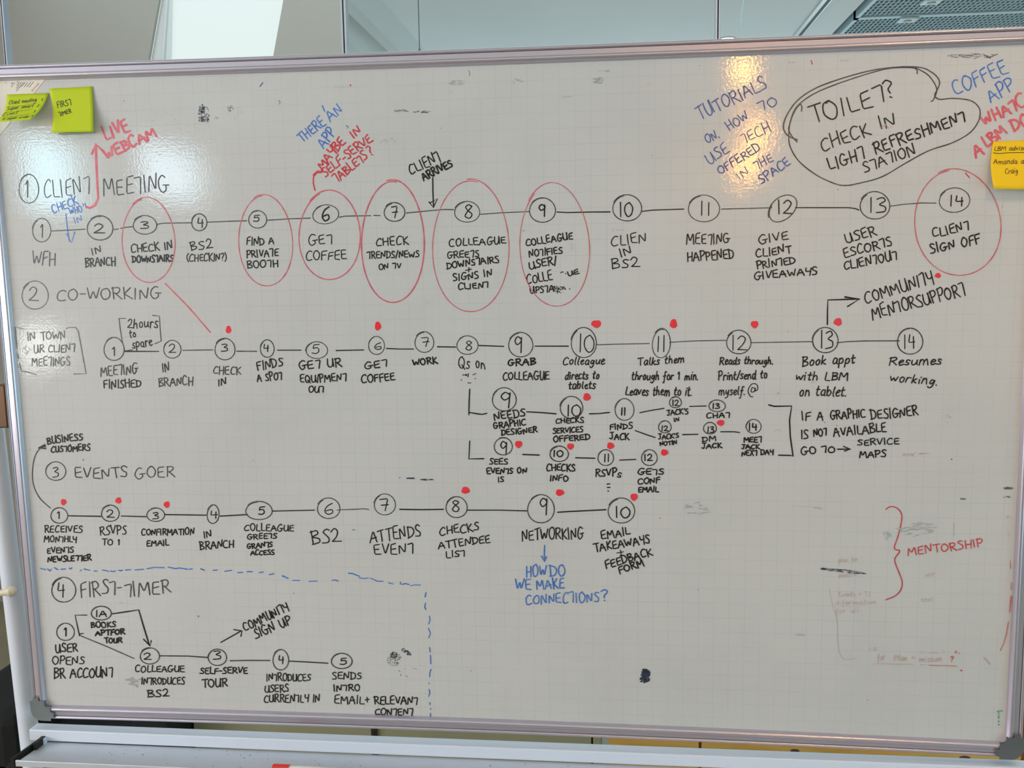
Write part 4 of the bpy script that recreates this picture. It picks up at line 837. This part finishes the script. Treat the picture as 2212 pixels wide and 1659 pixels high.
O(343, 728, 77, 74, '9', (312, 690, 378, 802), 9, dw=11); D(475, 710, 31, 31); Ln([(510, 797), (650, 802)], 12, K); O(820, 793, 79, 65, '10', (768, 762, 858, 815), 10, dw=12); D(918, 728, 30, 27); Ln([(962, 825), (1125, 829)], 12, K); O(1218, 825, 67, 67, '11', (1198, 792, 1252, 858), 9, dw=11); D(1260, 723, 31, 29); Ln([(1338, 845), (1475, 839)], 11, K); O(1590, 825, 67, 67, '12', (1545, 795, 1615, 850), 9, dw=11); D(1720, 780, 32, 27)
T('SEES', 225, 882, 385, 882, 48, 11); T('EVEN^S ON', 203, 962, 545, 955, 46, 12, say='EVENTS ON'); T('IS', 300, 1032, 350, 1030, 40, 11); T('CHECKS', 712, 938, 958, 938, 56, 12); T('INFO', 740, 1018, 900, 1025, 50, 12); T('RSVP', 1128, 980, 1310, 985, 66, 12); T('s', 1315, 995, 1352, 998, 66, 11); Mu([[(1230, 1050), (1252, 1048)], [(1232, 1078), (1254, 1078)], [(1238, 1108), (1242, 1110)]], 11, K)
T('GE^S', 1492, 970, 1718, 968, 52, 12, say='GETS'); T('CONF', 1495, 1052, 1685, 1040, 46, 12); T('EMAIL', 1498, 1118, 1668, 1115, 44, 12)
O(665, 1262, 114, 120, '9', (648, 1165, 722, 1310), 9, 6, 11, .5); D(827, 1122, 36, 28); Ln([(808, 1290), (900, 1284), (1220, 1268)], 12, K); O(1350, 1278, 114, 106, '10', (1295, 1243, 1435, 1335), 9, dw=12, over=.8); D(1460, 1160, 31, 31)
T('COLLEAGUE', 342, 162, 740, 158, 66, 11); T('directs to', 868, 158, 1160, 152, 66, 11, slant=.15); T('tablets', 898, 238, 1128, 235, 62, 11, slant=.12); T('through for 1 min.', 1438, 162, 2008, 158, 66, 11, slant=.15); T('Leaves them to it.', 1382, 292, 1955, 294, 74, 11, slant=.15)
T('NETWORKING', 505, 1530, 1030, 1512, 92, 11)
C(1500, 780)
T('Reads through.', 212, 28, 672, 25, 60, 11, slant=.15); T('Print/send to', 202, 162, 620, 148, 70, 11, slant=.15); T('myself.', 205, 292, 432, 285, 66, 10, slant=.15); T('@', 455, 292, 550, 285, 88, 8)
O(193, 383, 70, 49, '13', (152, 362, 216, 405), 9, dw=11); T('CHA^', 105, 487, 305, 482, 44, 11, say='CHAT'); D(225, 527, 32, 26); O(132, 573, 55, 49, '13', (108, 560, 168, 610), 9, dw=11); Ln([(225, 603), (340, 603), (385, 610)], 11, K); O(505, 558, 64, 59, '14', (460, 530, 535, 590), 8, dw=12, over=1.2)
T('DM', 68, 688, 188, 680, 42, 11); T('JACK', 62, 746, 235, 742, 42, 12, say=''); T('MEE^', 422, 696, 575, 692, 46, 12, say='MEET'); T('JACK', 402, 752, 555, 747, 38, 12, say=''); T('NEX^ DAY', 402, 808, 675, 798, 42, 12, say='NEXT DAY')
Mu([[(635, 374), (680, 386), (830, 384), (812, 500), (818, 640), (842, 814), (820, 805), (720, 803)]], 13, K, 'bracket')
T('IF', 912, 510, 1000, 505, 72, 12); T('A', 1048, 502, 1100, 500, 78, 12); T('GRAPHIC', 1162, 502, 1460, 478, 72, 12); T('DESIGNER', 1508, 502, 1912, 462, 78, 12); T('IS', 910, 666, 975, 660, 74, 12); T('NO^', 1018, 645, 1132, 635, 66, 12, say='NOT'); T('AVAILABLE', 1188, 642, 1640, 605, 76, 12)
T('GO', 912, 802, 1040, 792, 70, 12); T('^O', 1082, 788, 1205, 778, 54, 12, say='TO'); Mu([[(1222, 752), (1330, 752)], [(1272, 728), (1332, 752), (1282, 768)]], 12, K, 'marker_arrow'); T('SERVICE', 1392, 720, 1748, 708, 50, 11); T('MAPS', 1408, 822, 1635, 818, 58, 12)
T('with LBM', 858, 160, 1310, 168, 72, 11, slant=.15, say='with and three capitals'); T('on tablet.', 892, 297, 1300, 300, 78, 11, slant=.15); T('working.', 1662, 168, 2075, 205, 70, 11, slant=.15)
smear(1010, 183, 14, 4, 4, 10, 4, GG, .4); D(1112, 524, 6, 4); D(1216, 550, 5, 4); smear(720, 600, 30, 20, 6, 10, 4, GG, 1); smear(710, 275, 15, 25, 5, 14, 3, GG, 1.2); smear(1880, 795, 140, 14, 16, 40, 3, GH, .3); smear(2160, 470, 70, 60, 10, 30, 3, GH, 1); D(2195, 838, 7, 5); smear(870, 1235, 110, 4, 5, 40, 3, GG, .1); smear(1060, 1255, 30, 12, 4, 40, 3, GH, .1)
# lower band
C(0, 1180, 3.456)
T('NEWSLE^^ER', 355, 117, 682, 104, 40, 11, say='NEWSLETTER')
dash = [[(300, 165), (340, 175)], [(355, 170), (372, 186), (382, 172)], [(405, 160), (430, 175)], [(455, 172), (488, 170)], [(515, 163), (525, 170), (535, 162)], [(598, 183), (606, 178)], [(628, 170), (668, 180)], [(702, 185), (722, 185)], [(765, 178), (790, 182), (810, 188)], [(825, 185), (850, 190), (860, 183)], [(885, 180), (900, 183), (912, 179)], [(938, 178), (975, 175)], [(1008, 177), (1070, 172)], [(1098, 168), (1150, 158), (1225, 160)], [(1255, 155), (1310, 168), (1340, 162), (1400, 172)], [(1415, 170), (1435, 170)], [(1498, 168), (1525, 180)], [(1590, 180), (1620, 178)], [(1678, 187), (1730, 180)], [(1775, 197), (1810, 195)], [(1845, 190), (1882, 190)], [(1935, 197), (1965, 192)], [(2010, 212), (2045, 205)], [(2110, 220), (2148, 240)]]
for q in dash: Ln(q, 9, BL, 'dash')
O(474, 327, 90, 92, '4', (422, 278, 482, 380), 8, over=.9, dw=9); T('FIRS^-', 600, 378, 915, 355, 112, 9, KG, say='FIRST-'); T('^IMER', 930, 378, 1275, 350, 105, 9, KG, say='TIMER')
O(488, 640, 66, 64, '1', (478, 608, 505, 670), 8, dw=11); O(755, 500, 75, 51, '1A', (712, 478, 800, 525), 9, dw=10)
Mu([[(648, 514), (560, 515), (578, 600), (594, 672), (598, 655), (620, 650)]], 9, K); Ln([(605, 670), (800, 750), (1000, 838)], 8); Mu([[(835, 505), (950, 488), (1035, 475), (1075, 610), (1115, 740)], [(1072, 695), (1122, 745), (1128, 705)]], 11, K, 'marker_arrow')
T('BOOKS', 678, 610, 865, 602, 40, 10); T('APTFOR', 712, 668, 932, 655, 38, 12, say='APT FOR'); T('TOUR', 780, 722, 910, 720, 36, 11)
T('USER', 415, 792, 580, 785, 58, 10); T('OPENS', 390, 882, 630, 882, 60, 9); T('BR ACCOUN^', 402, 987, 842, 978, 72, 10, say='BR ACCOUNT')
O(1117, 820, 72, 60, '2', (1070, 795, 1128, 845), 8, dw=9); O(1622, 830, 69, 61, '3', (1588, 778, 1652, 845), 8, dw=9, over=1.0); Ln([(1190, 818), (1400, 820), (1548, 830)], 9, K); Ln([(1718, 855), (1860, 852), (2015, 853)], 9)
Mu([[(1648, 718), (1800, 632)], [(1745, 622), (1806, 632), (1798, 672)]], 9, K, 'marker_arrow'); T('COMMUNI^Y', 1830, 638, 2160, 475, 62, 10, say='COMMUNITY'); T('SIGN UP', 1910, 690, 2180, 575, 72, 10)
T('COLLEAGUE', 1008, 940, 1378, 936, 48, 9); T('IN^RODUCES', 1055, 1030, 1380, 1028, 50, 9, say='INTRODUCES'); T('BS2', 1102, 1125, 1260, 1122, 58, 10); T('SELF-SERVE', 1492, 952, 1848, 950, 46, 10); T('TOUR', 1508, 1052, 1700, 1046, 56, 10)
smear(1480, 522, 26, 8, 4, 10, 3, KF, .6); smear(1000, 1010, 60, 30, 10, 50, 10, mat('ghost_beige_ink', (172, 168, 160), .3), .4); D(2192, 350, 4, 3); smear(900, 425, 14, 8, 3, 10, 3, GG, .5)
C(550, 1180)
for q in [[(235, 255), (285, 272)], [(323, 292), (385, 292)], [(465, 300), (535, 298)], [(662, 293), (685, 287), (712, 297)], [(800, 230), (840, 235), (895, 257)], [(892, 270), (930, 277), (970, 270)], [(990, 272), (1050, 300), (1095, 298)], [(1143, 312), (1180, 322)], [(1245, 305), (1243, 325)], [(1260, 325), (1290, 318), (1318, 327)], [(1330, 337), (1370, 330), (1415, 332)], [(1462, 395), (1453, 433)], [(1458, 485), (1450, 515), (1460, 540)], [(1490, 595), (1497, 630), (1485, 662)], [(1483, 700), (1500, 745), (1485, 782)], [(1492, 865), (1497, 903)], [(1500, 930), (1503, 1005)], [(1505, 1050), (1495, 1075), (1493, 1115)], [(1487, 1168), (1488, 1173)], [(1488, 1222), (1495, 1250), (1485, 1282)], [(1494, 1335), (1496, 1352)], [(1502, 1385), (1503, 1392)], [(1500, 1425), (1500, 1457), (1483, 1457)]]: Ln(q, 9, BL, 'dash')
O(222, 970, 67, 87, '4', (198, 932, 250, 1005), 9, over=.9, dw=10); Ln([(290, 980), (400, 985), (625, 998)], 10, K); O(742, 980, 89, 65, '5', (728, 955, 788, 1008), 10, dw=11)
T('IN^RODUCES', 100, 1148, 478, 1150, 60, 10, say='INTRODUCES'); T('USERS', 88, 1252, 292, 1242, 60, 10); T('CURREN^LY IN', 82, 1332, 558, 1330, 66, 10, say='CURRENTLY IN'); T('SENDS', 662, 1138, 912, 1135, 62, 10); T('IN^RO', 672, 1238, 902, 1230, 52, 11, say='INTRO'); T('EMAIL', 680, 1342, 935, 1345, 66, 10); T('+', 940, 1345, 985, 1340, 62, 10); T('RELEVAN^', 1020, 1350, 1392, 1348, 66, 11, say='RELEVANT'); T('CON^EN^', 1028, 1442, 1352, 1440, 56, 11, say='CONTENT')
smear(1190, 930, 34, 26, 30, 22, 5, NV, 1.1); smear(1190, 965, 62, 60, 60, 14, 4, KF, 1.2); smear(1292, 898, 46, 18, 26, 20, 5, NV, .8, rot=35); smear(1300, 1070, 100, 40, 6, 18, 4, KF, 1)
C(1000, 1050)
T('EMAIL', 1182, 462, 1430, 415, 72, 11); T('TAKEAWAYS', 1122, 565, 1598, 482, 70, 12); T('+', 1315, 608, 1385, 595, 66, 9); T('FEEDBACK', 1222, 702, 1620, 590, 66, 12); T('FORM', 1338, 750, 1552, 678, 58, 13)
Mu([[(697, 505), (694, 580), (695, 640)], [(670, 598), (697, 645), (713, 605)]], 12, BL, 'marker_arrow'); T('HOW', 540, 775, 712, 770, 98, 11, BL); T('DO', 742, 770, 878, 766, 96, 11, BL); T('WE', 442, 892, 585, 888, 90, 11, BL); T('MAKE', 628, 888, 868, 868, 84, 11, BL); T('CONNEC^IONS', 538, 1012, 1165, 985, 84, 10, BL, say='CONNECTIONS'); T('?', 1178, 988, 1240, 985, 100, 12, BL)
smear(1560, 1600, 34, 34, 110, 26, 9, NV, .9); smear(1550, 1650, 40, 26, 50, 22, 6, NV, .8); D(1680, 273, 5, 5); D(2008, 885, 4, 4); D(68, 1576, 5, 4); smear(1990, 190, 130, 50, 10, 80, 8, GG, .2)
C(1650, 1050, 2.724)
Mu([[(718, 137), (745, 121), (785, 130), (812, 170), (806, 230), (788, 300), (768, 367), (800, 382), (772, 425), (776, 460), (800, 520), (814, 565), (806, 610), (775, 645), (718, 669)]], 6.5, RD, 'brace', True, 'red curly brace'); T('MENTORSHIP', 846, 412, 1292, 356, 50, 6.5, RD)
smear(475, 501, 140, 9, 85, 24, 2.1, NV, .12, rot=6); smear(355, 487, 16, 6, 16, 14, 3, NV, .3)
T('for', 668, 1028, 715, 1020, 36, 2.5, GH, .2); T('Plan =', 762, 1032, 885, 1028, 34, 3, GH, .2); T('mission', 912, 1034, 1045, 1034, 34, 3, GH, .2); T('?', 1095, 1034, 1115, 1034, 34, 5, RD)
Mu([[(645, 1046), (880, 1049)], [(918, 1050), (948, 1052)]], 2.5, GH); Ln([(970, 1054), (1135, 1059)], 4, OR); D(1162, 1085, 5, 5, RD); smear(1130, 978, 34, 8, 6, 8, 4, OR, .5); smear(1000, 975, 120, 12, 14, 16, 2, GH, .6); T('is', 622, 970, 665, 965, 26, 2.2, GH)
Mu([[(1449, 440), (1452, 462), (1451, 485)], [(1455, 565), (1456, 590), (1453, 610)]], 4, OR); Ln([(1455, 648), (1450, 700), (1447, 742)], 7, OR); Ln([(1440, 797), (1428, 870), (1412, 925), (1392, 968)], 5, OR); Mu([[(1292, 1010), (1330, 1052)], [(1302, 1006), (1334, 1046)]], 2.2, GH); Mu([[(1120, 215), (1118, 290)], [(1436, 265), (1440, 300)]], 2.2, GH)
Mu([[(1372, 1326), (1390, 1322), (1404, 1324)], [(1380, 1324), (1384, 1345)]], 6, GR, 'green_mark'); smear(1382, 1380, 4, 30, 10, 10, 4, GR, 1.4)
Ln([(385, 600), (400, 680), (432, 790), (436, 900), (446, 980), (480, 1022), (545, 1012)], 1.8, GH, sm=True)
T('plan for', 440, 452, 555, 446, 30, 1.8, GH, say=''); T('events in', 440, 540, 545, 530, 26, 1.8, GH, say=''); T('Events = TS', 440, 652, 630, 648, 30, 2, GH, say=''); T('information', 420, 702, 665, 694, 28, 2, GH, say=''); T('for all', 420, 750, 560, 742, 28, 1.8, GH, say=''); T('set', 945, 535, 1010, 530, 26, 1.8, GH, say=''); T('test', 925, 680, 1000, 678, 26, 1.8, GH, say='')
smear(1440, 12, 26, 6, 26, 22, 3.5, KF, .2); smear(1430, 65, 20, 10, 10, 10, 3, KF, .6); smear(1170, 75, 18, 6, 8, 14, 3, KF, .3); smear(1445, 182, 16, 12, 6, 8, 3, GG, .8); smear(890, 255, 120, 40, 26, 50, 4, GG, .15, rot=-6); smear(725, 290, 24, 24, 12, 16, 4, GG, .9); smear(320, 125, 18, 10, 3, 30, 2, GH, .1); smear(205, 876, 30, 5, 5, 30, 3, GG, .15); D(611, 1260, 2.5, 3.5)

# ---------------------------------------------------------------- writing on the notes and the sheet
def on_sheet(g, box):      # box: crop-pixel rectangle tl, tr, br, bl approximated by u,v from a local affine frame
    (x0, y0), (x1, y1), (x3, y3) = box    # tl, tr, bl
    ex = (x1 - x0, y1 - y0); ey = (x3 - x0, y3 - y0); det = ex[0] * ey[1] - ex[1] * ey[0]
    def f(p):
        dx, dy = p[0] - x0, p[1] - y0
        u = (dx * ey[1] - dy * ey[0]) / det; v = (ex[0] * dy - ex[1] * dx) / det
        q = g(u, v); a = g(u + .01, v) - q; b = g(u, v + .01) - q
        n = a.cross(b).normalized()
        if n.y > 0: n = -n
        return q + n * .0004
    return f
o_ = (0, 150, 9.218)
f = on_sheet(NM, ((975, 385), (1835, 338), (1028, 1258)))
ribbon('handwriting', text_strokes('FIRS^', 1110, 765, 1410, 700, 120, .7), 14, K, o_, 'black handwriting reading FIRST', NOTE_M, surf=f)
ribbon('handwriting', text_strokes('^IMER', 1145, 935, 1410, 845, 85, .7), 14, K, o_, 'black handwriting reading TIMER', NOTE_M, surf=f)
f = on_sheet(NL, ((135, 500), (965, 470), (-60, 1050)))
def nl(s, u0, v0, u1, v1, h, w=8):
    a = lambda u, v: (135 + u * 830 - v * (195 + u * 165), 500 - 30 * u + v * (550 - 20 * u))
    (x0, y0), (x1, y1) = a(u0, v0), a(u1, v1)
    return text_strokes(s, x0, y0, x1, y1, h, 1.2, .1)
fL = on_sheet(NL, ((0, 0), (1000, 0), (0, 1000)))
def tx(s, x0, y0, x1, y1, h, w=14): ribbon('handwriting', text_strokes(s, x0, y0, x1, y1, h, 1.0, .12), w, KG, o_, None, NOTE_L, surf=fL)
tx('Client meeting', 70, 330, 760, 270, 130); tx('1', 880, 270, 920, 262, 90); tx('Super smart', 60, 545, 740, 470, 120); tx('2', 840, 470, 890, 465, 90); tx('Event', 30, 770, 420, 700, 120); tx('3', 860, 700, 900, 690, 90); tx('a super order', 110, 930, 860, 900, 100); tx('4', 900, 880, 950, 875, 90)
ribbon('underline', [[(40, 430), (420, 400), (780, 340)], [(40, 625), (400, 605), (760, 560)], [(0, 835), (300, 815), (820, 740)]], 9, KG, o_, None, NOTE_L, surf=fL)
fY = on_sheet(NY, ((370, 730), (1058, 705), (380, 1440)))
oy_ = (2092, 200, 6.917)
M_brown = ink('brown_black_ink', (58, 34, 14), (72, 46, 20))
for s, a, h in (('LBM advise', (402, 868, 860, 850), 62), ('Amanda an', (410, 1066, 900, 1045), 72), ('Craig', (575, 1200, 760, 1190), 74)):
    ribbon('handwriting', text_strokes(s, *a, h, .8, .12), 9, M_brown, oy_, 'thin dark handwriting', NOTE_Y, surf=fY)
ribbon('underline', [[(398, 897), (470, 908), (620, 893), (900, 885)]], 11, M_brown, oy_, None, NOTE_Y, surf=fY)
# small print on the sheet: lines run parallel to its slanted edge
P0 = Vector((905, 190)); P1 = Vector((-10, 1320)); ev = (P1 - P0).normalized(); en = Vector((ev.y, -ev.x)) * -1
if en.x > 0: en = -en
M_print = mat('grey_print', (74, 66, 70), .6); M_prr = mat('red_print', (196, 92, 74), .6)
def psurf(p): return P(0 + p[0] / 9.218, 150 + p[1] / 9.218, -.0009)
st = []
for r_ in range(4):
    d0 = 150 + r_ * 42
    st.append([P0 + en * d0 + ev * (80 + r_ * 22), P0 + en * d0 + ev * (330 + 30 * r_)])
for r_ in range(16):
    d0 = 300 + r_ * 33
    st.append([P0 + en * d0 + ev * (30 + 6 * (r_ % 3)), P0 + en * d0 + ev * (560 - 50 * (r_ % 4))])
big = []
for a, b in st:
    x = 0; L = (b - a).length; dv = (b - a).normalized()
    while x < L - 10:
        l = rnd.uniform(14, 48); q0 = a + dv * x; q1 = a + dv * min(x + l, L); x += l + 14
        if min(q0[1], q1[1]) > 232 and min(q0[0], q1[0]) > -150: big.append([tuple(q0), tuple(q1)])
ribbon('printed_lines', big, 9, M_print, o_, 'rows of small grey print', SHEET, surf=psurf)['kind'] = 'stuff'
a = P0 + en * 40 + ev * 290; b = P0 + en * 40 + ev * 75
ribbon('printed_heading', text_strokes('SPACE', 765, 262, 615, 428, 28, .1), 5, M_prr, o_, 'red printed heading', SHEET, surf=psurf)
# strip painting in the greenish shade and reflection below the first-timer note
a = [np_(1165, 1262, -.004), np_(1862, 1238, -.004), np_(1862, 1268, -.004), np_(1165, 1302, -.004)]
mesh_obj('painted_note_shade', a + [q + Vector((0, .0008, 0)) for q in a], [(3, 2, 1, 0), (0, 1, 5, 4), (1, 2, 6, 5), (2, 3, 7, 6), (3, 0, 4, 7), (4, 5, 6, 7)], mat('grey_green_shade', (150, 172, 130), .7), NOTE_M)
